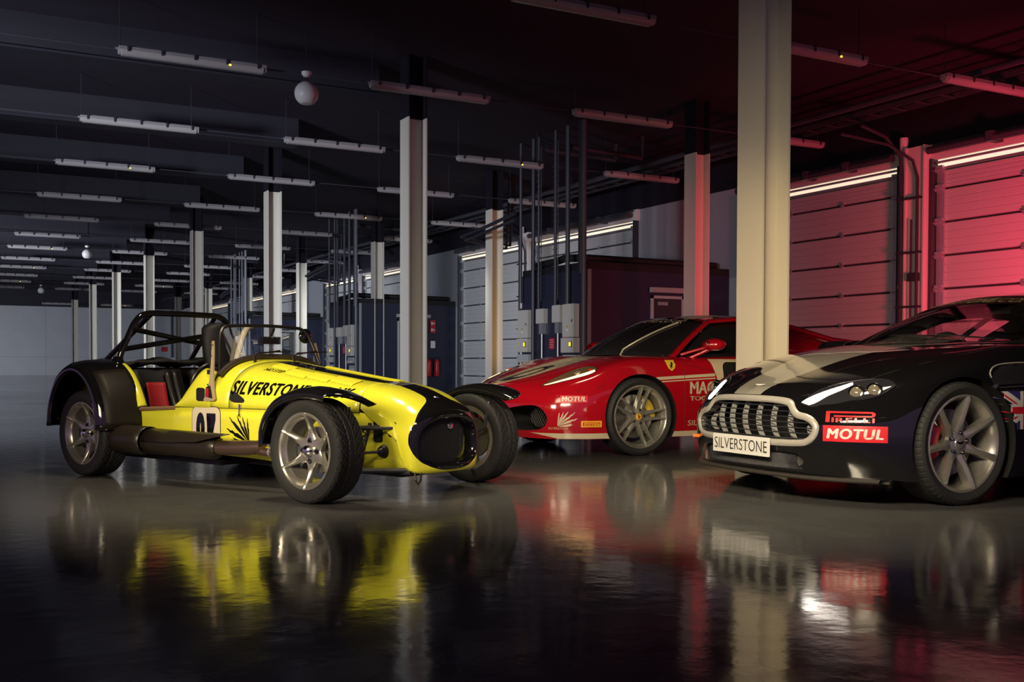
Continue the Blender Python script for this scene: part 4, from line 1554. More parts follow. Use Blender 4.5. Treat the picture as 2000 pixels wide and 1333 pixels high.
        # triangular window in the foot with switch behind
        yo = s_ * .4865
        tri = [(-1.245, .545), (-1.243, .60), (-1.215, .615), (-1.19, .56), (-1.18, .535)]
        MB().prism([(a, b) for a, b in tri], yo, yo - s_ * .012, 'y').build('foot_opening', M_black, st_, smooth=0)
        MB().box(-1.232, -1.212, *sorted((yo + s_ * .004, yo)), .545, .598).build('red_pull', M_caliper, st_, smooth=0)
        for zz in (.70, .84):
            MB().cbox((-1.262 + .0, s_ * (.465 - .05 * (zz - .52) / .4), zz), (.028, .02, .028)).build('bracket', M_dark, st_, smooth=0)
        for zz in (.62, .74, .80, .87):
            MB().tube([(-1.243, s_ * (.482 - .06 * (zz - .52) / .4), zz), (-1.243, s_ * (.488 - .06 * (zz - .52) / .4), zz)], .005, 8).build('screw', M_dark, st_)
    # wipers
    for q in (-.22, .10):
        m = MB().tube([(-1.10, q, .785), (-1.13, q + .05, .815), (-1.16, q + .26, .84)], .005, 6)
        m.tube([(-1.155, q + .08, .825), (-1.165, q + .36, .835)], .004, 6)
        m.tube([(-1.09, q, .765), (-1.10, q, .80)], .010, 8)
        m.build('wiper', M_bm, gl)
    # interior mirror, door mirrors
    m = MB()
    m.box(-1.34, -1.31, .02, .17, .885, .935)
    m.tube([(-1.29, .10, .99), (-1.33, .10, .93)], .008, 8)
    m.build('interior_mirror', M_bm, gl, smooth=0)
    m = MB()
    G = []
    for k in range(9):
        a = k / 8
        r = .052 * math.sin(PI * min(1, .15 + a * .85)) ** .5
        G.append([(-1.27 - .045 + .055 * a, .375 + r * math.cos(b) * 1.1, .945 + r * math.sin(b)) for b in np.linspace(0, 2 * PI, 20, endpoint=False)])
    m.grid(np.array(G), cv=True)
    m.build('door_mirror', M_b, gl, smooth=60)

    # ---- roll bar
    rb = MB()
    XR = -2.08
    def hoop(x, w, z0, zt, r=.2):
        w = .50
        P = [(x, -w, z0), (x + .012, -w + .015, z0 + .10), (x + .02, -w + .055, zt - .19)]
        P += [(x + .03, -w + .115, zt - .065), (x + .03, -w + .20, zt - .008), (x + .03, -.10, zt)]
        P = P + [(a, -b, c) for a, b, c in P[::-1]]
        return catmull(P, 6)
    rb.tube(hoop(-2.20, .50, .72, 1.105), .021, 14)
    rb.tube([(-2.17, -.27, 1.09), (-2.62, -.36, .75)], .018, 12)
    rb.tube([(-2.17, .27, 1.09), (-2.62, .36, .75)], .018, 12)
    rb.tube([(-2.19, -.46, .85), (-2.17, .42, .99)], .018, 12)
    rb.tube([(-2.17, -.42, .99), (-2.19, .46, .85)], .018, 12)
    roll = rb.build('roll_bar', M_b, car)
    for s_ in (-1, 1):
        m = MB().tube([(-2.20, s_ * .50, .80), (-2.20, s_ * .50, .745)], [.030, .048], 16)
        m.build('mounting_foot', M_b, roll)
    # tall dark headrest with pale tube guard (driver side far)
    m = MB()
    G = []
    for k, (w, z) in enumerate(((.10, .70), (.125, .80), (.13, .92), (.125, 1.00), (.10, 1.025), (.05, 1.04), (.005, 1.045))):
        G.append([(-2.00 + .07 * math.cos(b) + .09 * (1.07 - z), .16 + w * math.sin(b), z) for b in np.linspace(0, 2 * PI, 20, endpoint=False)])
    m.grid(np.array(G), cv=True)
    return_head = m.build('head_cushion', M_cock, car, smooth=60)
    P = catmull([(-1.72, .10, .66), (-1.735, .14, .80), (-1.76, .20, .93), (-1.80, .27, 1.0), (-1.86, .36, 1.02)], 6)
    MB().tube(P, .022, 12).build('pale_tube', M_tan, car)

    # ---- rear wings (clamshell)
    def rear_wing(s_):
        cx, cz = -2.27, .33
        arcs = np.linspace(math.radians(181), math.radians(-2), 34)
        G = []
        for a in arcs:
            # radius profile across width, outer edge rolls down
            ca, sa = math.cos(a), math.sin(a)
            front = max(0, math.cos(a))
            row = []
            for yy, dr in ((.795, -.055), (.805, -.028), (.795, -.005), (.76, .018), (.70, .030), (.62, .036), (.54, .038), (.507, .036)):
                R = .33 + dr
                x = cx + R * ca
                z = cz + (R + .045) * sa
                if sa < .05:
                    pass
                row.append((x - .0, s_ * yy, z + .035 * sa))
            G.append(row)
        o = MB().grid(np.array(G)).build('rear_wing', M_b, car, smooth=60)
        smod(o, .006, 0)
        # matt stone guard on the front of the wing
        G = []
        for a in np.linspace(math.radians(58), math.radians(0), 12):
            ca, sa = math.cos(a), math.sin(a)
            front = max(0, ca)
            G.append([(cx + (.33 + dr + .004) * ca, s_ * yy, cz + (.33 + .045 + dr + .004) * sa + .035 * sa) for yy, dr in ((.765, .018), (.70, .030), (.62, .036), (.54, .038), (.512, .037))])
        g = MB().grid(np.array(G)).build('stone_guard', mat('guard_matt', (0.014, 0.011, 0.010), 0.5, spec=0.25), o, smooth=60)
        smod(g, .002, 0)
        return o
    rear_wing(-1); rear_wing(1)
    for s_ in (-1, 1):
        P = [(-2.27 + .35 * math.cos(a), .33 + .40 * math.sin(a)) for a in np.linspace(PI, 0, 24)]
        MB().prism(P, *sorted((s_ * .510, s_ * .520)), axis='y').build('wheel_well', M_un, car, smooth=0)

    # ---- cycle wings
    def cycle_wing(s_):
        path = catmull([(-.352, .30), (-.348, .39), (-.305, .475), (-.22, .550), (-.10, .596), (.02, .612), (.14, .605), (.26, .580), (.375, .540)], 5)
        L = len(path)
        G = []
        for yy, dr, endf in ((.79, -.042, .80), (.795, -.018, .80), (.785, .002, .82), (.75, .014, .88), (.69, .020, .97), (.63, .014, 1.0), (.595, .002, 1.0), (.585, -.018, .97), (.59, -.036, .94)):
            row = []
            for i in range(40):
                t = i / 39 * endf * (L - 1)
                k = min(int(t), L - 2)
                p = path[k] + (path[k + 1] - path[k]) * (t - k)
                d = path[k + 1] - path[k]
                d = d / np.linalg.norm(d)
                row.append((p[0] - d[1] * dr, s_ * yy, p[1] + d[0] * dr))
            G.append(row)
        o = MB().grid(np.array(G)).build('cycle_wing', M_b, car, smooth=60)
        smod(o, .005, 0)
        MB().tube([(.17, s_ * .60, .52), (.16, s_ * .57, .36), (.0, s_ * .58, .28)], .010, 8).build('wing_stay', M_dark, o)
        return o
    cycle_wing(-1); cycle_wing(1)

    # ---- side exhaust
    m = MB()
    P = catmull([(-.95, -.60, .245), (-1.15, -.62, .245), (-1.65, -.63, .255), (-2.02, -.635, .255)], 6)
    G = []
    rs = []
    m.tube(P, [.055 if i == 0 else .072 for i in range(len(P))], 28)
    ex = m.build('silencer', M_carb, car)
    # heat guard shell over the silencer, pointed at the front
    G = []
    for x, lo, hi in ((-.82, 84, 92), (-.90, 50, 118), (-1.05, 20, 145), (-1.35, 5, 160), (-1.62, 0, 165)):
        z = .25 + .006 * (-.9 - x)
        G.append([(x, -.625 - .083 * math.cos(b), z + .083 * math.sin(b)) for b in np.radians(np.linspace(lo, hi, 14))])
    g = MB().grid(np.array(G)).build('heat_guard', M_carb, ex, smooth=60)
    smod(g, .004, 0)
    G = []
    for x in np.linspace(-1.62, -2.04, 5):
        z = .25 + .006 * (-.9 - x)
        G.append([(x, -.635 - .092 * math.cos(b), z + .092 * math.sin(b) + .0) for b in np.radians(np.linspace(-70, 165, 22))])
    g = MB().grid(np.array(G)).build('rear_guard', M_carb, ex, smooth=60)
    smod(g, .004, 0)
    m = MB()
    m.tube([(-.96, -.605, .245), (-.72, -.565, .255), (-.62, -.545, .265)], [.045, .045, .036], 20)
    for q, zz in ((.025, .028), (-.025, -.028)):
        m.tube(catmull([(-.70, -.56, .258), (-.60, -.54, .262 + zz), (-.45, -.50, .265 + zz), (-.30, -.40, .28 + zz), (-.25, -.30, .30 + zz)], 5), .024, 14)
    m.build('manifold_pipe', M_pipe, ex)
    m = MB()
    for zz in (.290, .234):
        m.tube([(-.565, -.532, zz), (-.55, -.530, zz)], .028, 14)
    m.build('pipe_clamp', M_steel, ex)

    # ---- wheels
    R, Rr, Wd = .285, .205, .195
    for (x, y, s_, rr) in ((0, -.675, -1, .1), (0, .675, 1, .3), (-2.225, -.665, -1, .1), (-2.225, .665, 1, .9)):
        wheel('wheel', R, Rr, Wd, 'six', car, (x, y, R), s_, TYRES, rot=math.radians(90 + 0) if s_ < 0 else rr)
    # rear lights / number area at the tail
    m = MB()
    m.box(-2.68, -2.66, -.40, .40, .35, .60)
    m.build('tail_panel', M_un, car, smooth=0)
    return car

def nose_mat():
    m = mat('nose_paint', (0.78, 0.75, 0.045), 0.25, coat=0.6)
    n = N(m)
    s = n.sep()
    x, y, z = s[0], s[1], s[2]
    # centre stripe that flares into the mouth surround
    ay = n.math('ABSOLUTE', y)
    flare = n.math('POWER', n.math('MAXIMUM', n.math('DIVIDE', n.math('SUBTRACT', x, 0.20), 0.16), 0.0), 4.0)
    lim = n.math('MULTIPLY_ADD', flare, 0.30, 0.085)
    # mouth surround: superellipse on y, z
    top = n.math('LESS_THAN', ay, lim)
    top = n.math('MULTIPLY', top, n.math('GREATER_THAN', z, 0.40))
    ey = n.math('POWER', n.math('DIVIDE', ay, 0.288), 2.8)
    ez = n.math('POWER', n.math('DIVIDE', n.math('ABSOLUTE', n.math('SUBTRACT', z, 0.330)), 0.162), 2.8)
    xr = n.math('MULTIPLY_ADD', n.math('MULTIPLY', ay, ay), 1.05, x)
    el = n.math('LESS_THAN', n.math('ADD', ey, ez), 1.0)
    el = n.math('MULTIPLY', el, n.math('GREATER_THAN', xr, 0.335))
    inn = n.math('LESS_THAN', n.math('ADD', n.math('POWER', n.math('DIVIDE', ay, 0.275), 2.4), n.math('POWER', n.math('DIVIDE', n.math('ABSOLUTE', n.math('SUBTRACT', z, 0.32)), 0.166), 2.4)), 1.0)
    k = n.math('MAXIMUM', n.math('MAXIMUM', top, el), n.math('MULTIPLY', inn, n.math('GREATER_THAN', x, 0.1)))
    n.link(n.mix(k, (0.78, 0.75, 0.045), (0.006, 0.006, 0.007)), 'Base Color')
    n.link(n.math('MULTIPLY_ADD', k, -0.14, 0.22), 'Roughness')
    return m
yellow_car()

# ================================================================ closed coupes: hull made from control sections
def hull(name, stations, mats, car, rear_round=True, ns=6, nt=5):
    A = cgrid(np.array(stations, float), ns, nt)
    S, T, _ = A.shape
    A[:, -1, 1] = 0.0
    full = np.concatenate([A, A[:, -2::-1] * np.array([1, -1, 1])], 1)
    m = MB().grid(full)
    n = full.shape[1]
    for i in range(S - 1):
        m.f.append((i * n, i * n + n - 1, (i + 1) * n + n - 1, (i + 1) * n)); m.m.append(1)
    return m.build(name, mats, car, smooth=40, weld=3e-5)

def cyl_cutter(x, z, r, y0, y1, mats, mi=1, n=64):
    P = [(x + r * math.cos(2 * PI * k / n), z + r * math.sin(2 * PI * k / n)) for k in range(n)]
    o = MB().prism(P, y0, y1, 'y', mi).build('cutter', mats, None, smooth=0)
    return o

def poly_cutter(poly, a0, a1, axis, mats, mi=1):
    return MB().prism(poly, a0, a1, axis, mi).build('cutter', mats, None, smooth=0)

def patch(name, A, B, m, parent, n=16, k=10, bulge=0.0, bdir=(0, 0, 1), th=.004, smooth=60):
    """ruled surface between two curves with a slight crown"""
    A = np.array(A, float); B = np.array(B, float)
    def rs(P):
        C_ = catmull(P, 12)
        d = np.r_[0, np.cumsum(np.linalg.norm(np.diff(C_, axis=0), axis=1))]
        t = np.linspace(0, d[-1], n)
        return np.stack([np.interp(t, d, C_[:, i]) for i in range(3)], 1)
    a, b = rs(A), rs(B)
    G = []
    bd = np.array(bdir, float)
    for j in range(k):
        u = j / (k - 1)
        G.append(a * (1 - u) + b * u + bd * bulge * 4 * u * (1 - u))
    G = np.array(G)
    o = MB().grid(G).build(name, m, parent, smooth=smooth)
    if th:
        smod(o, th, 0)
    return o, G

def surf_line(bv, pts, D, off):
    """drop a polyline on the surface; pts 3D, D direction"""
    out = []
    for p in pts:
        h = bv.ray_cast(Vector(p) - Vector(D) * .5, Vector(D))
        if h[0] is None:
            h = bv.find_nearest(Vector(p))
        nn = h[1] if h[1].dot(Vector(D)) < 0 else -h[1]
        out.append(h[0] + nn * off)
    return out

def seats_and_dash(car, yo, zb, x_cowl, z_cowl, x_seat, M, zt=.95):
    m = MB()
    m.prism([(x_cowl - .10, zb), (x_cowl - .10, z_cowl - .05), (x_cowl - .30, z_cowl + .015), (x_cowl - .55, z_cowl - .01), (x_cowl - .60, zb)], -.62, .62, 'y')
    d = m.build('dashboard', M, car, smooth=0)
    G = []
    for k in range(9):
        a = PI * k / 8
        G.append([(x_cowl - .30 - t * .28, yo + .17 * math.cos(a), z_cowl - .02 + .085 * math.sin(a) ** .7) for t in (0, .5, 1)])
    o = MB().grid(np.array(G)).build('instrument_hood', M, d, smooth=60)
    smod(o, .01, 0)
    st = MB()
    cx, cz = x_cowl - .66, z_cowl - .09
    st.tube([(cx + .05 * math.sin(a), yo + .18 * math.cos(a), cz + .17 * math.sin(a)) for a in np.linspace(0, 2 * PI, 33)[:-1]], .015, 10, closed=True)
    for a in (0, PI, -PI / 2):
        st.tube([(cx, yo, cz), (cx + .05 * math.sin(a), yo + .17 * math.cos(a), cz + .16 * math.sin(a))], .012, 8)
    st.tube([(cx, yo, cz), (cx + .3, yo, cz - .02)], .03, 10)
    st.build('steering_wheel', M, car)
    for s_ in (-1, 1):
        G = []
        for (x, z, w) in ((x_seat, zb - .05, .20), (x_seat - .10, z_cowl - .12, .24), (x_seat - .17, z_cowl + .02, .22), (x_seat - .20, z_cowl + .09, .12), (x_seat - .22, zt + .02, .11), (x_seat - .24, zt + .07, .08)):
            G.append([(x + .06 * math.cos(b), s_ * .36 + w * math.sin(b), z) for b in np.linspace(0, 2 * PI, 20, endpoint=False)])
        MB().grid(np.array(G), cv=True).build('seat', M, car, smooth=60)

def tinted():
    return mat('tinted_glass', (0.75, 0.8, 0.8), 0.02, trans=1.0, ior=1.12, alpha=0.35)

# ================================================================ black coupe with pale stripe (x forward, y left)
def black_coupe():
    car = empty('coupe', (4.8974, 4.7407, 0), 3.0926)
    tag(car, 'black coupe with pale bonnet stripe, glowing headlamps and SILVERSTONE plate', 'car')
    M_liner = mat('arch_liner', (0.008, 0.008, 0.009), 0.7)
    M_body = mat('coupe_paint', (0.005, 0.005, 0.006), 0.07, coat=1.0)
    n = N(M_body)
    s = n.sep()
    ay = n.math('ABSOLUTE', n.math('ADD', s[1], 0.03))
    lim = n.math('MAXIMUM', n.math('MULTIPLY_ADD', s[0], -0.20, 0.275), 0.125)
    lim = n.math('MINIMUM', lim, 0.30)
    k = n.math('MULTIPLY', n.math('LESS_THAN', ay, lim), n.math('GREATER_THAN', s[2], 0.585))
    n.link(n.mix(k, (0.005, 0.005, 0.006), (0.26, 0.245, 0.21)), 'Base Color')
    n.link(n.math('MULTIPLY_ADD', k, 0.15, 0.07), 'Roughness')
    M_sil = mat('surround_silver', (0.52, 0.49, 0.45), 0.3, metal=0.35)
    ST = [
        [(.74, 0, .15), (.785, 0, .26), (.795, 0, .39), (.785, 0, .50), (.760, 0, .575), (.735, 0, .605), (.705, 0, .625)],
        [(.73, .25, .15), (.775, .25, .26), (.782, .26, .39), (.770, .26, .50), (.735, .25, .572), (.665, .17, .632), (.61, 0, .655)],
        [(.68, .50, .15), (.715, .50, .27), (.72, .52, .40), (.700, .52, .49), (.665, .47, .565), (.58, .29, .660), (.49, 0, .70)],
        [(.585, .69, .15), (.62, .69, .28), (.625, .69, .42), (.60, .67, .515), (.53, .60, .62), (.43, .37, .71), (.36, 0, .745)],
        [(.47, .81, .15), (.49, .82, .28), (.49, .82, .43), (.47, .79, .54), (.39, .72, .665), (.27, .43, .765), (.21, 0, .79)],
        [(.34, .885, .14), (.35, .90, .28), (.35, .90, .44), (.32, .88, .58), (.22, .80, .715), (.09, .47, .81), (.05, 0, .83)],
        [(.10, .91, .14), (.10, .93, .28), (.09, .93, .46), (.06, .915, .625), (0, .84, .765), (-.11, .5, .845), (-.15, 0, .862)],
        [(-.25, .92, .14), (-.25, .935, .28), (-.25, .935, .47), (-.26, .92, .65), (-.28, .86, .80), (-.35, .55, .872), (-.38, 0, .885)],
        [(-.55, .91, .14), (-.55, .905, .28), (-.55, .91, .48), (-.56, .91, .68), (-.58, .85, .845), (-.62, .6, .892), (-.65, 0, .895)],
        [(-1.1, .90, .14), (-1.1, .895, .28), (-1.1, .91, .50), (-1.1, .91, .70), (-1.1, .84, .875), (-1.1, .6, .885), (-1.1, 0, .89)],
        [(-1.8, .91, .14), (-1.8, .90, .28), (-1.8, .925, .50), (-1.8, .925, .72), (-1.8, .85, .90), (-1.8, .6, .90), (-1.8, 0, .90)],
        [(-2.5, .93, .14), (-2.5, .945, .30), (-2.5, .95, .52), (-2.5, .935, .76), (-2.5, .83, .93), (-2.5, .6, .95), (-2.5, 0, .95)],
        [(-3.05, .88, .18), (-3.1, .90, .32), (-3.12, .89, .55), (-3.12, .86, .78), (-3.12, .75, .92), (-3.12, .55, .955), (-3.12, 0, .96)],
        [(-3.35, .62, .20), (-3.42, .62, .35), (-3.45, .62, .55), (-3.45, .60, .78), (-3.45, .52, .91), (-3.42, .35, .94), (-3.42, 0, .95)],
        [(-3.42, 0, .20), (-3.50, 0, .35), (-3.55, 0, .55), (-3.55, 0, .78), (-3.54, 0, .90), (-3.52, 0, .93), (-3.50, 0, .94)],
    ]
    body = hull('body', ST, [M_body, M_liner], car)
    bv0 = bvh_of(body)
    # grille outline (half), mirrored
    half = [(0.0, .582), (.18, .580), (.30, .572), (.355, .555), (.385, .525), (.415, .500), (.47, .488), (.515, .465), (.545, .425), (.535, .37), (.49, .325), (.42, .310), (.25, .305), (0, .302)]
    hc = catmull(np.array(half), 5)
    out = [tuple(p) for p in hc] + [(-p[0], p[1]) for p in hc[-2:0:-1]]
    def shrink(P, d):
        Q = []
        L = len(P)
        for i in range(L):
            a, b = np.array(P[i - 1]), np.array(P[(i + 1) % L])
            t = (b - a) / np.linalg.norm(b - a)
            nrm = np.array([t[1], -t[0]])
            Q.append(tuple(np.array(P[i]) + nrm * d))
        return Q
    # orientation: make sure shrink goes inward
    inner = shrink(out, .036)
    if max(p[0] for p in inner) > max(p[0] for p in out):
        inner = shrink(out, -.036)
    cut = [cyl_cutter(.02, .33, .365, .55, 1.1, [M_body, M_liner]), cyl_cutter(.02, .33, .365, -1.1, -.55, [M_body, M_liner]),
           cyl_cutter(-2.58, .34, .372, .55, 1.1, [M_body, M_liner]), cyl_cutter(-2.58, .34, .372, -1.1, -.55, [M_body, M_liner]),
           poly_cutter(inner, .45, .95, 'x', [M_body, M_liner])]
    low = catmull(np.array([(0, .275), (.25, .275), (.38, .272), (.44, .245), (.42, .205), (.30, .182), (0, .178)]), 4)
    lowp = [tuple(p) for p in low] + [(-p[0], p[1]) for p in low[-2:0:-1]]
    cut.append(poly_cutter(lowp, .55, .95, 'x', [M_body, M_liner]))
    boolean(body, cut, 40)
    bv = bvh_of(body)
    # grille surround: ring following the nose in plan
    def nx(y, z, back=0.0):
        h = bv0.ray_cast(Vector((2, y, z)), Vector((-1, 0, 0)))
        return (h[0].x if h[0] is not None else .6) - back
    L = len(out)
    G = []
    for i in range(L):
        o_, i_ = np.array(out[i]), np.array(inner[i])
        mid = (o_ + i_) / 2
        row = []
        for (q, lift) in ((o_, -.012), (o_, .006), (o_ * .7 + i_ * .3, .014), (o_ * .3 + i_ * .7, .014), (i_, .004), (i_, -.05)):
            row.append((nx(mid[0] * .5 + q[0] * .5, mid[1] * .5 + q[1] * .5) + lift, q[0], q[1]))
        G.append(row)
    MB().grid(np.array(G), cu=True).build('grille_surround', M_sil, body, smooth=50)
    # bars: upright vanes and thin horizontal wires
    def zr(y):
        P = np.array(inner)
        zs = []
        for i in range(len(P)):
            a, b = P[i], P[(i + 1) % len(P)]
            if (a[0] - y) * (b[0] - y) <= 0 and a[0] != b[0]:
                zs.append(a[1] + (b[1] - a[1]) * (y - a[0]) / (b[0] - a[0]))
        return (min(zs), max(zs)) if len(zs) >= 2 else None
    for y in np.linspace(-.44, .44, 8):
        r = zr(y)
        if not r: continue
        v = MB()
        G = []
        for t in np.linspace(0, 1, 8):
            z = r[0] + .004 + (r[1] - r[0] - .008) * t
            x = nx(y, .44, .045) - .03 * (2 * t - 1) ** 2
            G.append([(x, y - .003, z), (x, y + .003, z), (x - .034, y + .005, z), (x - .034, y - .005, z)])
        v.grid(np.array(G), cv=True)
        v.build('grille_vane', mat('vane_grey', (0.42, 0.42, 0.41), 0.4, metal=0.2), body, smooth=40)
    w = MB()
    def yr(z):
        P = np.array(inner)
        ys = [a[0] + (b[0] - a[0]) * (z - a[1]) / (b[1] - a[1]) for a, b in zip(P, np.roll(P, -1, 0)) if (a[1] - z) * (b[1] - z) <= 0 and a[1] != b[1]]
        return min(ys), max(ys)
    for z in np.linspace(.350, .528, 7):
        a, b = yr(z)
        w.tube([(nx(y, .44, .022), y, z) for y in np.linspace(a + .002, b - .002, 24)], .0035, 6)
    w.build('grille_bar', M_dark, body)
    # radiator behind
    m = MB()
    G = [[(.60 - .35 * y * y, y, z) for y in np.linspace(-.5, .5, 12)] for z in (.33, .56)]
    m.grid(np.array(G))
    m.build('radiator', M_black, body, smooth=0)
    # lower intake mesh and fog lamp
    m = MB()
    for k in range(-42, 43):
        y = k * .0105
        for sgn in (-1, 1):
            P = []
            for t in np.linspace(0, 1, 5):
                z = .18 + .095 * t
                yy = y + sgn * .045 * (t - .5)
                if abs(yy) > .425: continue
                P.append((nx(yy, .25, .02), yy, z))
            if len(P) > 1:
                m.tube(P, .0016, 4)
    m.build('intake_mesh', M_dark, body)
    for s_ in (-1, 1):
        f = MB().tube([(.60, s_ * .37, .225), (.675, s_ * .37, .225)], .035, 20)
        f.build('fog_lamp', mat('lamp_lens', (0.35, 0.34, 0.30), 0.12, spec=0.8), body)
    # splitter lip
    G = []
    for y in np.linspace(-.80, .80, 33):
        x = nx(y, .155) if abs(y) < .8 else .5
        G.append([(x + .020, y, .128), (x + .028, y, .136), (x + .016, y, .150), (x - .05, y, .152), (x - .05, y, .125)])
    MB().grid(np.array(G), cv=True).build('splitter', mat('splitter_edge', (0.05, 0.045, 0.04), 0.3), body, smooth=30)
    # number plate
    pl = MB()
    G = []
    xs = .812
    P = roundrect(4.6, .045)[0]
    pts = [((u - .5) * .52, .238 + v * .108) for u, v in P]
    pl.prism([(-a, b) for a, b in pts], xs - .006, xs, 'x')
    plate = pl.build('number_plate', mat('plate_white', (0.78, 0.76, 0.74), 0.35), car, smooth=0)
    plate['label'] = 'white number plate reading SILVERSTONE'
    decal('plate_lettering', place2d(text2d('SILVERSTONE', bold=-.004, space=1.02, xs=1), .035, .965, .20, .80), (xs + .001, -.26, .238), (0, .52, 0), (0, 0, .108), M_black, plate, None, (-1, 0, 0), .001)
    MB().box(.74, xs - .006, -.2, .2, .25, .33).build('plate_bracket', M_black, car, smooth=0)
    # wing badge on the nose
    w = MB()
    for s_ in (-1, 1):
        w.add([(0, 0, .008), (s_ * .045, 0, .012), (s_ * .040, 0, .002), (s_ * .018, 0, -.006), (0, 0, -.008), (0, .005, 0)], [(0, 1, 5), (1, 2, 5), (2, 3, 5), (3, 4, 5)])
    v = [Vector(p) for p in w.v]
    h = bv0.ray_cast(Vector((.672, 0, 2)), Vector((0, 0, -1)))
    w.v = [tuple(h[0] + Vector((-p.z * .9, p.x, p.z * .45 + p.y)) + h[1] * .004) for p in v]
    w.build('wing_badge', mat('badge_silver', (0.75, 0.73, 0.68), 0.3, metal=0.2), body, smooth=0)

    # headlamps
    M_lensd = mat('headlamp_glass', (0.02, 0.02, 0.025), 0.04, coat=1.0)
    M_led = mat('headlamp_led', (1, 1, 1), 0.3, emit=(1.0, 0.90, 0.80), es=14.0)
    for s_ in (-1, 1):
        # outline given on (x,z) seen from the side, laid inward along -y
        def L3(pts, off):
            return [tuple(q) for q in surf_line(bv0, [(x, s_ * y, z) for x, y, z in pts], (0, 0, -1), off)]
        top = [(.712, .408), (.676, .410), (.608, .432), (.538, .476), (.474, .541), (.417, .62), (.373, .71), (.375, .765)]
        bot = [(.706, .45), (.690, .495), (.665, .535), (.633, .585), (.578, .642), (.529, .699), (.463, .750), (.385, .772)]
        def row(a):
            return catmull(np.array(a), 5)
        T_, B_ = row(top), row(bot)
        G = []
        for u in np.linspace(0, 1, 9):
            pts = T_ * (1 - u) + B_ * u
            G.append([tuple(q) for q in surf_line(bv0, [(p[0], s_ * p[1], .9) for p in pts], (0, 0, -1), .003)])
        lamp = MB().grid(np.array(G)).build('headlamp', M_lensd, car, smooth=60)
        # chrome edge
        ring = [G[0][i] for i in range(len(G[0]))] + [G[-1][i] for i in range(len(G[-1]) - 1, -1, -1)]
        MB().tube(ring, .0025, 6, closed=True).build('lamp_edge', mat('lamp_trim', (0.12, 0.12, 0.13), 0.2, metal=1.0), lamp)
        # LED light strip along the inner top edge
        lt = catmull(np.array([(.708, .412), (.658, .440), (.589, .486), (.530, .530), (.486, .560)]), 5)
        lb = catmull(np.array([(.700, .458), (.670, .488), (.615, .512), (.550, .548), (.492, .570)]), 5)
        G2 = []
        for u in (0, .5, 1):
            pts2 = lt * (1 - u) + lb * u
            G2.append([tuple(q) for q in surf_line(bv0, [(p[0], s_ * p[1], .9) for p in pts2], (0, 0, -1), .007)])
        MB().grid(np.array(G2)).build('led_strip', M_led, lamp, smooth=60)
        for (x, y) in ((.532, .636), (.472, .705)):
            h = bv0.ray_cast(Vector((x, s_ * y, 2)), Vector((0, 0, -1)))
            c = h[0]
            d = Vector((.85, s_ * .35, .25)).normalized()
            m = MB()
            m.tube([c - d * .02, c + d * .008, c + d * .012], [.043, .043, .036], 28)
            b_ = m.build('projector_ring', mat('lamp_bezel', (0.25, 0.24, 0.23), 0.15, metal=1.0), lamp)
            m = MB()
            m.tube([c + d * .012, c + d * .020, c + d * .026], [.032, .024, .004], 24)
            m.build('projector_lens', mat('lens_glass', (0.16, 0.14, 0.10), 0.05, coat=1.0), lamp)
    # greenhouse
    M_trim = mat('window_trim', (0.012, 0.012, 0.014), 0.3)
    G_ = tinted()
    base = [(-.74, -.70, .885), (-.60, -.50, .892), (-.50, -.25, .895), (-.47, 0, .896), (-.50, .25, .895), (-.60, .50, .892), (-.74, .70, .885)]
    topc = [(-1.36, -.55, 1.155), (-1.30, -.40, 1.185), (-1.27, -.2, 1.205), (-1.26, 0, 1.212), (-1.27, .2, 1.205), (-1.30, .40, 1.185), (-1.36, .55, 1.155)]
    ws, GW = patch('windscreen', base, topc, G_, car, 21, 12, .035, (.5, 0, .86), 0)
    rail = [(-1.36, .55, 1.155), (-1.60, .56, 1.19), (-1.90, .56, 1.20), (-2.25, .54, 1.165), (-2.6, .50, 1.08), (-3.0, .46, .975)]
    belt = [(-.74, .72, .885), (-1.1, .80, .90), (-1.6, .82, .92), (-2.05, .80, .945), (-2.3, .74, .965)]
    rail2 = [(-1.36, .555, 1.155), (-1.60, .565, 1.185), (-1.90, .565, 1.19), (-2.2, .56, 1.13), (-2.42, .60, 1.02)]
    for s_ in (-1, 1):
        f = lambda P: [(x, s_ * y, z) for x, y, z in P]
        patch('side_window', f(belt[:4]), f(rail2[:4]), G_, car, 16, 6, .02, (0, s_, 0), 0)
        MB().tube(f([(-.70, .71, .87)] + list(map(tuple, catmull(np.array([(-.74, .71, .885), (-1.05, .635, 1.03), (-1.36, .555, 1.160)]), 5))) + [(x, y, z + .004) for x, y, z in rail[1:]]), .028, 10, flat=(.75, 1.2)).build('roof_rail', M_body, car)
        MB().tube(f([(-1.80, .815, .90), (-1.88, .76, .99), (-2.02, .575, 1.17)]), .045, 8, flat=(.4, 1.3)).build('door_pillar', M_trim, car)
        patch('quarter_panel', f([(-2.05, .80, .945), (-2.5, .78, .945), (-3.0, .7, .94)]), f([(-2.2, .56, 1.13), (-2.6, .505, 1.07), (-3.0, .46, .97)]), M_body, car, 12, 6, 0, (0, s_, 0), .004)
    roof_c = [[(x, y * t, z + .05 * (1 - t * t)) for t in np.linspace(-1, 1, 15)] for x, y, z in catmull(np.array(rail[:4]), 6)]
    rf = MB().grid(np.array(roof_c)).build('roof', M_body, car, smooth=60)
    smod(rf, .02, 0)
    rg = [[(x, y * t, z + .05 * (1 - t * t) * (1 - max(0, -x - 2.25) / .9)) for t in np.linspace(-1, 1, 15)] for x, y, z in catmull(np.array(rail[3:]), 6)]
    MB().grid(np.array(rg)).build('rear_window', G_, car, smooth=60)
    # dark sunstrip with lettering along the top of the screen
    G = GW[8:12] + np.array([.004, 0, .005])
    ss = MB().grid(G).build('sunstrip', mat('sunstrip', (0.006, 0.006, 0.007), .3), ws, smooth=60)
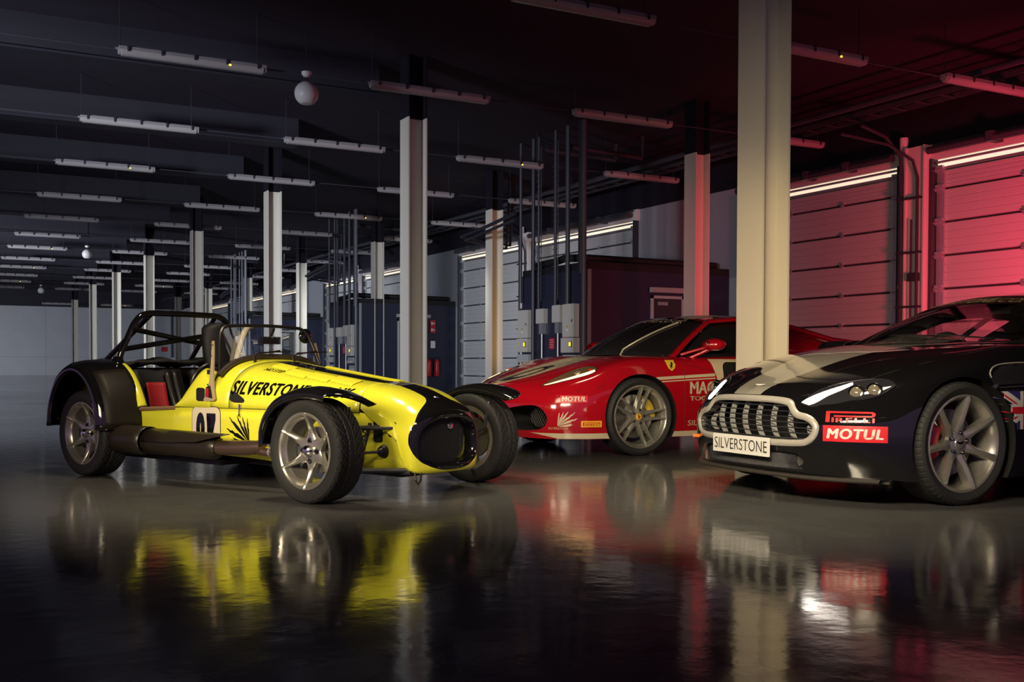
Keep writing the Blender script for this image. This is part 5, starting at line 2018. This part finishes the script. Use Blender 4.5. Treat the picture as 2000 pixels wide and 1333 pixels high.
    t = text2d('SILVERSTONE.CO.UK', shear=.25, bold=.02, space=1.05)
    grid_decal('screen_lettering', t, GW, .13, .90, .755, .875, mat('letter_gold', (0.85, 0.68, 0.38), .5), ws, .012, 'pale lettering on the sunstrip')
    # inner pillar and roof edge trim, dark
    for s_ in (-1, 1):
        up_ = list(map(tuple, catmull(np.array([(-.78, .70, .90), (-1.05, .635, 1.03), (-1.36, .555, 1.150)]), 5))) + rail[1:4]
        lo_ = [(x - .06, y + .035, z - .095 * min(1, (i + .5) / 5)) for i, (x, y, z) in enumerate(up_)]
        patch('pillar_trim', [(x, s_ * y, z) for x, y, z in up_], [(x, s_ * y, z) for x, y, z in lo_], M_trim, car, 20, 4, 0, (0, 1, 0), .01)
        # side vent behind the wheel
        P = surf_line(bv, [(x, s_ * 1.0, z) for x, z in catmull(np.array([(-.165, .69), (-.16, .715), (-.185, .742), (-.25, .762), (-.38, .772), (-.55, .772)]), 5)], (0, -s_, 0), .002)
        MB().tube(P, .004, 6).build('vent_edge', mat('vent_rim', (0.30, 0.28, 0.24), 0.3), body)
        vo = poly2d([(0, .0), (0, .45), (.06, .70), (.22, .9), (.5, 1), (1, 1), (1, 0)])
        decal('side_vent', vo, (-.165, s_ * 1.0, .60), (-.40, 0, 0), (0, 0, .17), M_black, body, bv, (0, -s_, 0), .001, .04)
    # cabin
    M_cab = mat('cabin_black', (0.012, 0.012, 0.014), 0.6)
    seats_and_dash(car, -.36, .80, -.62, .895, -2.0, M_cab, 1.0)
    m = MB()
    m.box(-1.33, -1.30, -.10, .10, 1.10, 1.15)
    m.tube([(-1.28, 0, 1.19), (-1.31, 0, 1.14)], .012, 8)
    m.build('interior_mirror', M_cab, ws, smooth=0)
    m = MB()
    m.tube([(-.50, .10, .905), (-.60, .16, .925), (-.68, -.32, .958)], .006, 6)
    m.tube([(-.50, .55, .90), (-.62, .55, .915), (-.70, .05, .955)], .006, 6)
    m.build('wiper', M_trim, ws)
    # door mirrors
    for s_ in (-1, 1):
        G = []
        for k in range(8):
            t = k / 7
            r = math.sin(PI * min(.97, .08 + t * .80)) ** .5
            G.append([(-.98 - .16 * t + .05, s_ * (.97 + .11 * math.cos(b) * r + .02), .885 + .055 * math.sin(b) * r) for b in np.linspace(0, 2 * PI, 20, endpoint=False)])
        o = MB().grid(np.array(G), cv=True)
        o.tube([(-1.05, s_ * .84, .83), (-1.04, s_ * .93, .86)], .022, 8)
        o.build('door_mirror', M_body, car, smooth=60)
    # door handle, side strake, door flag graphic
    for s_ in (-1, 1):
        m = MB()
        P = surf_line(bv, [(-.19, s_ * .95, .640), (-.30, s_ * .95, .645), (-.45, s_ * .95, .65), (-.75, s_ * .95, .66)], (0, -s_, 0), .010)
        m.tube(P, .016, 8, flat=(.8, 1))
        m.build('side_strake', M_chrome, body)
    fl_r = mat('flag_red', (0.55, 0.015, 0.03), .3)
    fl_b = mat('flag_blue', (0.03, 0.03, 0.16), .3)
    fl_w = mat('flag_white', (0.62, 0.58, 0.55), .3)
    O, U, V = (-.225, .97, .405), (-.42, 0, 0), (0, 0, .21)
    # seen from the left side the front is at the left
    kw = dict(bvh=bv, D=(0, -1, 0), maxlen=.04)
    fl = decal('flag_field', RECT, O, U, V, fl_b, body, off=.002, label='union flag graphic on the door', **kw)
    dg = lambda a, b, w: [(a[0] - w * .5, a[1]), (a[0] + w * .5, a[1]), (b[0] + w * .5, b[1]), (b[0] - w * .5, b[1])]
    decal('flag_cross', poly2d([(0, 0), (.12, 0), (1, .88), (1, 1), (.88, 1), (0, .12)], [(1, 0), (1, .12), (.12, 1), (0, 1), (0, .88), (.88, 0)]), O, U, V, fl_w, body, off=.003, **kw)
    decal('flag_cross', poly2d([(0, .02), (.5, .52), (.46, .52), (0, .08)], [(1, .98), (.5, .48), (.54, .48), (1, .92)], [(0, .98), (.5, .48), (.46, .48), (0, .92)], [(1, .02), (.5, .52), (.54, .52), (1, .08)]), O, U, V, fl_r, body, off=.004, **kw)
    decal('flag_cross', poly2d([(.36, 0), (.64, 0), (.64, 1), (.36, 1)], [(0, .34), (1, .34), (1, .66), (0, .66)]), O, U, V, fl_w, body, off=.005, **kw)
    decal('flag_cross', poly2d([(.42, 0), (.58, 0), (.58, 1), (.42, 1)], [(0, .41), (1, .41), (1, .59), (0, .59)]), O, U, V, fl_r, body, off=.006, **kw)
    # stickers on the front corner: frames measured on the flank
    Dn = Vector((-.62, -.78, 0)).normalized()
    m_red = mat('sticker_red', (0.62, 0.02, 0.03), .3)
    m_wh = mat('sticker_white', (0.72, 0.68, 0.64), .3)
    def corner(name, art, l, r, zb, zt, mm, off, label=None):
        O = Vector((l[0], l[1], zb)); U = Vector((r[0], r[1], zb)) - O
        D = Vector((U.y, -U.x, 0)).normalized()
        if D.x > 0: D = -D
        return decal(name, art, O, U, (0, 0, zt - zb), mm, body, bv, D, off, .03, label)
    A_, B_ = (.705, .572), (.492, .825)
    corner('sticker', RECT, A_, B_, .347, .433, m_red, .002, 'red MOTUL sticker')
    corner('sticker_lettering', place2d(text2d('MOTUL', shear=.15, bold=.045, space=1.12), .06, .94, .18, .82), A_, B_, .347, .433, m_wh, .004)
    corner('sticker_lettering', pirelli(), (.680, .568), (.522, .768), .450, .507, m_red, .003, 'red PIRELLI lettering')
    for s_, z in ((-1, .30),):
        m = MB().cbox((.66, s_ * .56, z + .005), (.03, .14, .018), rot=Matrix.Rotation(-s_ * .75, 3, 'Z'))
        m.build('indicator', mat('indicator_amber', (0.75, 0.18, 0.02), .3), body, smooth=0)
    # bonnet shut lines
    for s_ in (-1, 1):
        P = surf_line(bv0, [(x, s_ * y, .95) for x, y in [(.735, .30), (.66, .40), (.56, .52), (.44, .60), (.30, .66), (.10, .72), (-.15, .745), (-.45, .74)]], (0, 0, -1), .0005)
        MB().tube(P, .002, 5).build('shut_line', M_black, body)
        P = surf_line(bv0, [(x, s_ * 1.0, z) for x, z in [(.60, .475), (.50, .48), (.36, .49)]], (0, -s_, 0), .0)
        MB().tube(P, .0018, 5).build('shut_line', M_black, body)
    # wheels
    for (x, s_, a) in ((.02, 1, 1.70), (.02, -1, .4), (-2.58, 1, .2), (-2.58, -1, .8)):
        wheel('wheel', .335, .262, .235, 'seven', car, (x, s_ * .795, .335), s_, TYRES, rot=a)
    return car
black_coupe()

# ================================================================ red mid-engined car (x forward, y left)
def red_car():
    car = empty('supercar', (5.09, 8.08, 0), math.radians(178.5))
    tag(car, 'red race-liveried supercar with cream stripes parked behind the others', 'car')
    M_liner = MATS['arch_liner']
    RED_, CRM = (0.36, 0.004, 0.012), (0.55, 0.47, 0.34)
    M_body = mat('supercar_paint', RED_, 0.14, coat=1.0)
    n = N(M_body)
    s = n.sep()
    x, y, z = s
    ay = n.math('ABSOLUTE', y)
    # cream stripe ring on the bonnet: two bands that join round the nose
    def ell(cx, rx, ry):
        return n.math('ADD', n.math('POWER', n.math('DIVIDE', ay, ry), 2.0), n.math('POWER', n.math('DIVIDE', n.math('SUBTRACT', x, cx), rx), 2.0))
    xf = n.math('MAXIMUM', n.math('DIVIDE', n.math('SUBTRACT', x, 0.45), 0.47), 0.0)
    rr = n.math('ADD', n.math('POWER', n.math('DIVIDE', ay, 0.25), 2.0), n.math('POWER', xf, 2.0))
    upz = n.math('GREATER_THAN', z, 0.54)
    band = n.math('MULTIPLY', n.math('LESS_THAN', rr, 1.0), upz)
    pin = n.math('MULTIPLY', n.math('LESS_THAN', rr, 0.90), n.math('GREATER_THAN', rr, 0.86))
    band = n.math('MULTIPLY', band, n.math('SUBTRACT', 1.0, pin))
    dark = n.math('LESS_THAN', ell(0.58, 0.27, 0.125), 1.0)
    rnd = n.math('LESS_THAN', ell(0.56, 0.15, 0.075), 1.0)
    dark = n.math('MULTIPLY', n.math('MULTIPLY', dark, n.math('SUBTRACT', 1.0, rnd)), upz)
    sill = n.math('MULTIPLY', n.math('LESS_THAN', z, 0.196), n.math('GREATER_THAN', z, n.math('MULTIPLY_ADD', n.math('MAXIMUM', n.math('SUBTRACT', x, 0.70), 0.0), 0.30, 0.152)))
    sill = n.math('MULTIPLY', sill, n.math('MULTIPLY', n.math('LESS_THAN', x, 0.85), n.math('GREATER_THAN', ay, 0.4)))
    fx = n.math('LESS_THAN', x, -0.15)
    zz = n.math('MULTIPLY_ADD', n.math('ADD', x, 0.2), 0.05, z)
    s1 = n.math('MULTIPLY', n.math('GREATER_THAN', zz, 0.627), n.math('LESS_THAN', zz, 0.652))
    s2 = n.math('MULTIPLY', n.math('GREATER_THAN', zz, 0.606), n.math('LESS_THAN', zz, 0.616))
    ds = n.math('MULTIPLY', n.math('MULTIPLY', n.math('MAXIMUM', s1, s2), fx), n.math('MULTIPLY', n.math('GREATER_THAN', ay, 0.8), n.math('GREATER_THAN', x, -0.76)))
    k = n.math('MAXIMUM', n.math('MAXIMUM', band, sill), ds)
    c = n.mix(k, RED_, CRM)
    c = n.mix(dark, c, (0.02, 0.004, 0.006))
    n.link(c, 'Base Color')
    ST = [
        [(.90, 0, .15), (.965, 0, .26), (1.0, 0, .38), (.985, 0, .48), (.955, 0, .545), (.91, 0, .585), (.86, 0, .605)],
        [(.89, .30, .15), (.94, .30, .26), (.965, .30, .39), (.945, .30, .485), (.90, .28, .555), (.82, .20, .605), (.75, 0, .63)],
        [(.83, .57, .15), (.865, .57, .27), (.875, .57, .40), (.85, .56, .495), (.77, .50, .580), (.66, .36, .645), (.58, 0, .672)],
        [(.71, .77, .15), (.74, .77, .28), (.745, .77, .415), (.71, .75, .52), (.60, .69, .625), (.46, .45, .705), (.39, 0, .725)],
        [(.52, .885, .15), (.54, .885, .28), (.54, .88, .43), (.50, .86, .555), (.40, .78, .685), (.25, .5, .765), (.18, 0, .772)],
        [(.34, .92, .15), (.34, .93, .28), (.34, .925, .44), (.30, .905, .60), (.20, .83, .755), (.05, .55, .812), (0, 0, .812)],
        [(.05, .93, .15), (.05, .94, .28), (.05, .94, .45), (.02, .93, .63), (-.03, .86, .79), (-.12, .6, .832), (-.18, 0, .830)],
        [(-.35, .93, .15), (-.35, .935, .28), (-.35, .93, .46), (-.35, .92, .66), (-.35, .87, .79), (-.38, .65, .83), (-.42, 0, .83)],
        [(-.9, .91, .15), (-.9, .90, .28), (-.9, .91, .48), (-.9, .92, .66), (-.9, .86, .80), (-.9, .66, .83), (-.9, 0, .83)],
        [(-1.6, .92, .15), (-1.6, .90, .28), (-1.6, .91, .48), (-1.6, .935, .68), (-1.6, .88, .83), (-1.6, .68, .88), (-1.6, 0, .88)],
        [(-2.2, .95, .15), (-2.2, .955, .28), (-2.2, .96, .48), (-2.2, .96, .70), (-2.2, .90, .89), (-2.2, .68, .945), (-2.2, 0, .95)],
        [(-2.7, .95, .15), (-2.7, .96, .28), (-2.7, .965, .50), (-2.7, .955, .74), (-2.7, .88, .91), (-2.7, .66, .95), (-2.7, 0, .96)],
        [(-3.2, .88, .20), (-3.25, .89, .32), (-3.27, .89, .55), (-3.27, .87, .76), (-3.27, .80, .90), (-3.27, .6, .945), (-3.27, 0, .95)],
        [(-3.40, .5, .22), (-3.45, .5, .34), (-3.48, .5, .55), (-3.48, .5, .76), (-3.48, .46, .88), (-3.47, .35, .93), (-3.46, 0, .94)],
        [(-3.42, 0, .22), (-3.48, 0, .34), (-3.51, 0, .55), (-3.51, 0, .76), (-3.51, 0, .88), (-3.50, 0, .92), (-3.49, 0, .935)],
    ]
    body = hull('body', ST, [M_body, M_liner], car)
    bv0 = bvh_of(body)
    mm = [M_body, M_liner]
    cut = []
    for s_ in (-1, 1):
        cut.append(cyl_cutter(0, .325, .350, *sorted((s_ * .55, s_ * 1.1)), mm))
        cut.append(cyl_cutter(-2.6, .335, .365, *sorted((s_ * .55, s_ * 1.1)), mm))
        # side intake in the bumper
        P = [(s_ * a, b) for a, b in catmull(np.array([(.20, .33), (.32, .375), (.46, .405), (.62, .420), (.70, .388), (.733, .32), (.70, .245), (.60, .215), (.40, .212), (.24, .235), (.18, .28)]), 4, closed=True)]
        if s_ < 0: P = P[::-1]
        cut.append(poly_cutter(P, .60, 1.1, 'x', mm))
    boolean(body, cut, 40)
    bv = bvh_of(body)
    # mesh in the intakes, smooth duct wall inboard
    for s_ in (-1, 1):
        m = MB()
        cy, cz, ry, rz = .595, .317, .125, .098
        for k in range(-6, 7):
            for d in (-1, 1):
                P = []
                for t in np.linspace(-1, 1, 9):
                    a = k / 6 * ry + d * t * .05
                    b = t * rz
                    if (a / ry) ** 2 + (b / rz) ** 2 < 1:
                        P.append((.80 - .55 * ((cy + a) - .5) - .02, s_ * (cy + a), cz + b))
                if len(P) > 1:
                    m.tube(P, .0020, 4)
        m.build('intake_mesh', mat('mesh_grey', (0.07, 0.065, 0.065), 0.4, metal=0.2), body)
        G = []
        for k in range(24):
            a = 2 * PI * k / 24
            G.append([(.80 - .55 * ((cy + ry * math.cos(a)) - .5) - d_, s_ * (cy + ry * math.cos(a)), cz + rz * math.sin(a)) for d_ in (.03, .12)])
        MB().grid(np.array(G), cu=True).build('duct_ring', mat('duct_plastic', (0.02, 0.02, 0.022), 0.35), body, smooth=60)
    # headlamps: long blades along the wing tops
    M_lensf = mat('amber_lamp_bowl', (0.16, 0.10, 0.05), 0.08, coat=1.0)
    M_ledw = mat('lamp_glow', (1, 0.8, 0.4), 0.3, emit=(1.0, 0.62, 0.22), es=5.0)
    for s_ in (-1, 1):
        top = [(.745, .575), (.64, .578), (.55, .575), (.46, .575), (.38, .592), (.325, .640), (.315, .70)]
        bot = [(.742, .590), (.683, .657), (.582, .730), (.50, .770), (.42, .798), (.365, .800), (.325, .760)]
        T_, B_ = catmull(np.array(top), 5), catmull(np.array(bot), 5)
        G = []
        for u in np.linspace(0, 1, 7):
            P = T_ * (1 - u) + B_ * u
            G.append([tuple(q) for q in surf_line(bv0, [(p[0], s_ * p[1], 1.0) for p in P], (0, 0, -1), .003)])
        lamp = MB().grid(np.array(G)).build('headlamp', M_lensf, car, smooth=60)
        G2 = []
        for u in (.80, .90, .985):
            P = (T_ * (1 - u) + B_ * u)[1:26]
            G2.append([tuple(q) for q in surf_line(bv0, [(p[0], s_ * p[1], 1.0) for p in P], (0, 0, -1), .006)])
        MB().grid(np.array(G2)).build('light_strip', M_ledw, lamp, smooth=60)
        ring = G[0] + G[-1][::-1]
        MB().tube(ring, .003, 6, closed=True).build('lamp_edge', M_black, lamp)
        h = bv0.ray_cast(Vector((.47, s_ * .69, 2)), Vector((0, 0, -1)))
        MB().tube([h[0] + h[1] * .002, h[0] + h[1] * .012], .030, 20).build('projector_lens', mat('lens_bright', (0.5, 0.45, 0.4), 0.1, metal=0.6), lamp)
        h = bv0.ray_cast(Vector((.375, s_ * .735, 2)), Vector((0, 0, -1)))
        MB().tube([h[0] + h[1] * .002, h[0] + h[1] * .010], .014, 14).build('side_lamp', mat('lamp_red', (0.6, 0.02, 0.02), 0.2), lamp)
    # greenhouse
    G_ = mat('dark_glass', (0.010, 0.010, 0.012), 0.03, spec=0.6)
    M_trim = MATS['window_trim']
    M_red = mat('supercar_red', RED_, 0.14, coat=1.0)
    base = [(-.42, -.72, .815), (-.26, -.50, .832), (-.16, -.25, .838), (-.13, 0, .840), (-.16, .25, .838), (-.26, .50, .832), (-.42, .72, .815)]
    topc = [(-.94, -.54, 1.130), (-.87, -.38, 1.165), (-.84, -.2, 1.182), (-.83, 0, 1.186), (-.84, .2, 1.182), (-.87, .38, 1.165), (-.94, .54, 1.130)]
    ws, GW = patch('windscreen', base, topc, G_, car, 21, 12, .030, (.5, 0, .86), .004)
    rail = [(-.94, .54, 1.130), (-1.25, .56, 1.165), (-1.6, .56, 1.150), (-1.95, .57, 1.085), (-2.35, .60, .99), (-2.75, .62, .955)]
    belt = [(-.50, .74, .800), (-.9, .80, .815), (-1.35, .82, .845), (-1.75, .80, .89), (-1.95, .76, .93)]
    for s_ in (-1, 1):
        f = lambda P: [(x, s_ * y, z) for x, y, z in P]
        patch('side_window', f(belt), f([(-.94, .56, 1.118), (-1.2, .575, 1.145), (-1.5, .58, 1.13), (-1.75, .59, 1.08), (-1.95, .62, 1.01)]), G_, car, 16, 6, .02, (0, s_, 0), .004)
        MB().tube(f([(-.30, .74, .77), (-.40, .735, .805)] + list(map(tuple, catmull(np.array([(-.46, .728, .835), (-.70, .64, .995), (-.94, .555, 1.132)]), 5))) + rail[1:]), [.030] * 13 + [.035, .045, .05, .05, .04][:5], 10, flat=(.7, 1.3)).build('roof_rail', M_red, car)
        patch('buttress', f([(-1.55, .62, 1.13), (-1.95, .64, 1.05), (-2.4, .68, .96), (-2.8, .70, .945)]), f([(-1.6, .88, .85), (-2.0, .89, .88), (-2.4, .90, .90), (-2.8, .86, .93)]), M_red, car, 12, 6, .03, (0, s_, 0), .004)
        # intake in the haunch
        m = MB()
        P = catmull(np.array([(-1.95, .88), (-2.02, .955), (-2.18, .975), (-2.38, .96), (-2.42, .93), (-2.3, .90), (-2.1, .875)]), 4, closed=True)
        m.prism([(a, b) for a, b in P], *sorted((s_ * .86, s_ * .935)), axis='y')
        m.build('haunch_intake', M_black, car, smooth=0)
    roof_c = [[(x, y * t, z + .045 * (1 - t * t)) for t in np.linspace(-1, 1, 15)] for x, y, z in catmull(np.array(rail[:4]), 6)]
    rf = MB().grid(np.array(roof_c)).build('roof', mat('roof_red', (0.10, 0.004, 0.008), 0.16, coat=1.0), car, smooth=60)
    smod(rf, .02, 0)
    bvr = bvh_of(rf)
    decal('roof_stripe', RECT, (-.88, -.34, 1.4), (-.6, 0, 0), (0, .68, 0), mat('cream_vinyl', CRM, .3), rf, bvr, (0, 0, -1), .012, .05, 'cream stripe on the roof')
    rg = [[(x, y * t, z + .03 * (1 - t * t)) for t in np.linspace(-1, 1, 15)] for x, y, z in catmull(np.array(rail[3:]), 6)]
    MB().grid(np.array(rg)).build('engine_cover', G_, car, smooth=60)
    # sunstrip lettering
    bs = bvh_of(ws)
    t = text2d('SILVERSTONE.CO.UK', shear=.2, bold=.012, space=1.05)
    grid_decal('screen_lettering', t, GW, .10, .86, .82, .92, mat('letter_pale', (0.75, 0.68, 0.58), .5), ws, .006, 'pale lettering on the windscreen')
    # wiper: single pale lit arm
    m = MB()
    a = bs.ray_cast(Vector((0, .28, 1.5)), Vector((-.25, 0, -1)).normalized())
    P = []
    for u in np.linspace(0, 1, 9):
        yy = .30 + .10 * u
        xx = -.23 - .52 * u
        h = bs.ray_cast(Vector((xx, yy, 2)), Vector((0, 0, -1)))
        if h[0] is not None:
            P.append(h[0] + Vector((.006, 0, .012)))
    m.tube([(-.17, .34, .838)] + P, .008, 8)
    m.build('wiper', mat('wiper_arm', (0.55, 0.52, 0.40), .3, metal=0.4), ws)
    MB().tube([(-.18, .36, .845), (-.23, .02, .865), (-.25, -.30, .865)], .006, 6).build('wiper', M_trim, ws)
    # mirrors on two thin arms
    for s_ in (-1, 1):
        G = []
        for k in range(9):
            t = k / 8
            r = math.sin(PI * min(.95, .10 + t * .75)) ** .55
            G.append([(-.68 - .15 * t + .05, s_ * (.955 + .105 * math.cos(b) * r + .02 * t), .925 + .055 * math.sin(b) * r) for b in np.linspace(0, 2 * PI, 20, endpoint=False)])
        mr = MB().grid(np.array(G), cv=True)
        mr.tube([(-.52, s_ * .75, .84), (-.68, s_ * .90, .905)], .014, 8)
        mr.tube([(-.57, s_ * .77, .80), (-.70, s_ * .91, .885)], .016, 8)
        mo = mr.build('door_mirror', M_red, car, smooth=60)
    # signature scrawl on the mirror
    m = MB()
    P = [(-.655, 1.00, .93), (-.65, .99, .945), (-.645, .985, .915), (-.645, .97, .935), (-.645, .955, .915), (-.645, .94, .945)]
    m.tube(P, .0015, 5)
    m.build('signature', mat('pen_silver', (0.7, 0.65, 0.6), .4), mo)
    # panel details
    for s_ in (-1, 1):
        # swage lines on the front wing
        P = surf_line(bv0, [(x, s_ * y, z) for x, y, z in [(.90, .20, .52), (.86, .55, .515), (.74, .80, .52), (.55, 1.0, .535), (.40, 1.0, .56), (.33, 1.0, .60)]], (0, -s_, 0) , .0)
        P = [p for p in P]
        MB().tube(P[2:], .0022, 5).build('shut_line', M_black, body)
        P = surf_line(bv0, [(-.44, s_ * 1.1, z) for z in np.linspace(.2, .76, 12)], (0, -s_, 0), .0)
        MB().tube(P, .0022, 5).build('shut_line', M_black, body)
        P = surf_line(bv0, [(-.44 + .1 * t, s_ * 1.1, .76 + .02 * t) for t in np.linspace(0, -8, 12)], (0, -s_, 0), .0)
        MB().tube(P, .0022, 5).build('shut_line', M_black, body)
    # side graphics (left side)
    kw = dict(bvh=bv, D=(0, -1, 0), maxlen=.04)
    m_cr = mat('cream_vinyl', CRM, .3)
    def side(name, art, x0, x1, z0, z1, mm_, off, label=None):
        return decal(name, art, (x0, 1.0, z0), (x1 - x0, 0, 0), (0, 0, z1 - z0), mm_, body, off=off, label=label, **kw)
    panel = poly2d([(.0, 1.0), (.06, .80), (.11, .55), (.13, .2), (.135, 0), (1, 0), (1, 1)])
    side('number_panel', panel, -.72, -1.70, .42, .80, m_cr, .003, 'cream number panel on the door')
    side('number_panel', roundrect(1.6, .12), -.845, -1.62, .36, .775, M_black, .005)
    side('number_outline', text2d('07', bold=.03), -.94, -1.52, .42, .72, mat('number_cream', CRM, .3), .007)
    side('door_lettering', text2d('MAC', bold=.035, shear=0), -.49, -.76, .505, .612, m_cr, .003, 'cream lettering MAC TOOLS')
    side('door_lettering', text2d('TOOLS', bold=.03), -.49, -.76, .450, .488, m_cr, .003)
    side('door_lettering', text2d('SILVERSTONE', shear=.1), -.465, -1.02, .240, .285, m_cr, .003)
    sh = poly2d([(.5, 0), (.15, .25), (0, .6), (0, 1), (1, 1), (1, .6), (.85, .25)])
    side('shield_badge', sh, -.265, -.355, .700, .790, mat('shield_yellow', (0.72, 0.50, 0.04), .3), .003, 'yellow shield badge with horse')
    side('badge_emblem', place2d(HORSE, .2, .8, .15, .85), -.265, -.355, .700, .790, M_black, .005)
    # graphics on the front corner
    def corner(name, art, l, r, zb, zt, mm_, off, label=None):
        O = Vector((l[0], l[1], zb)); U = Vector((r[0], r[1], zb)) - O
        D = Vector((U.y, -U.x, 0)).normalized()
        if D.x > 0: D = -D
        return decal(name, art, O, U, (0, 0, zt - zb), mm_, body, bv, D, off, .03, label)
    m_red = MATS['sticker_red']; m_wh = MATS['sticker_white']
    corner('sticker', RECT, (.692, .795), (.493, .89), .446, .502, m_red, .002, 'small red MOTUL sticker')
    corner('sticker_lettering', place2d(text2d('MOTUL', shear=.15, bold=.045, space=1.12), .05, .95, .15, .85), (.692, .795), (.493, .89), .446, .502, m_wh, .004)
    corner('fan_logo', flipx(FAN), (.72, .79), (.57, .872), .255, .375, m_cr, .003, 'cream feather fan logo')
    corner('small_lettering', text2d('SILVERSTONE', space=1.2), (.77, .74), (.64, .835), .228, .246, m_cr, .003)
    corner('sticker', RECT, (.548, .882), (.38, .925), .247, .298, mat('sticker_yellow', (0.75, 0.42, 0.03), .3), .002, 'yellow PIRELLI sticker')
    corner('sticker_lettering', place2d(pirelli(), .08, .92, .2, .8), (.548, .882), (.38, .925), .247, .298, m_red, .004)
    # rear quarter horse outline
    side('badge_emblem', HORSE, -2.45, -2.53, .87, .93, M_black, .003)
    for (x_, s_, a) in ((0, 1, 1.80), (0, -1, .4), (-2.6, 1, .2), (-2.6, -1, .8)):
        wheel('wheel', .322, .258, .225, 'five', car, (x_, s_ * .82, .322), s_, TYRES, rot=a)
    # bright boot of the other front lamp, tail lamps
    for s_ in (-1, 1):
        m = MB().tube([(-3.46, s_ * .62, .80), (-3.50, s_ * .62, .80)], .06, 20)
        m.build('tail_lamp', mat('lamp_red', (0.6, 0.02, 0.02), 0.2), car)
    return car
red_car()
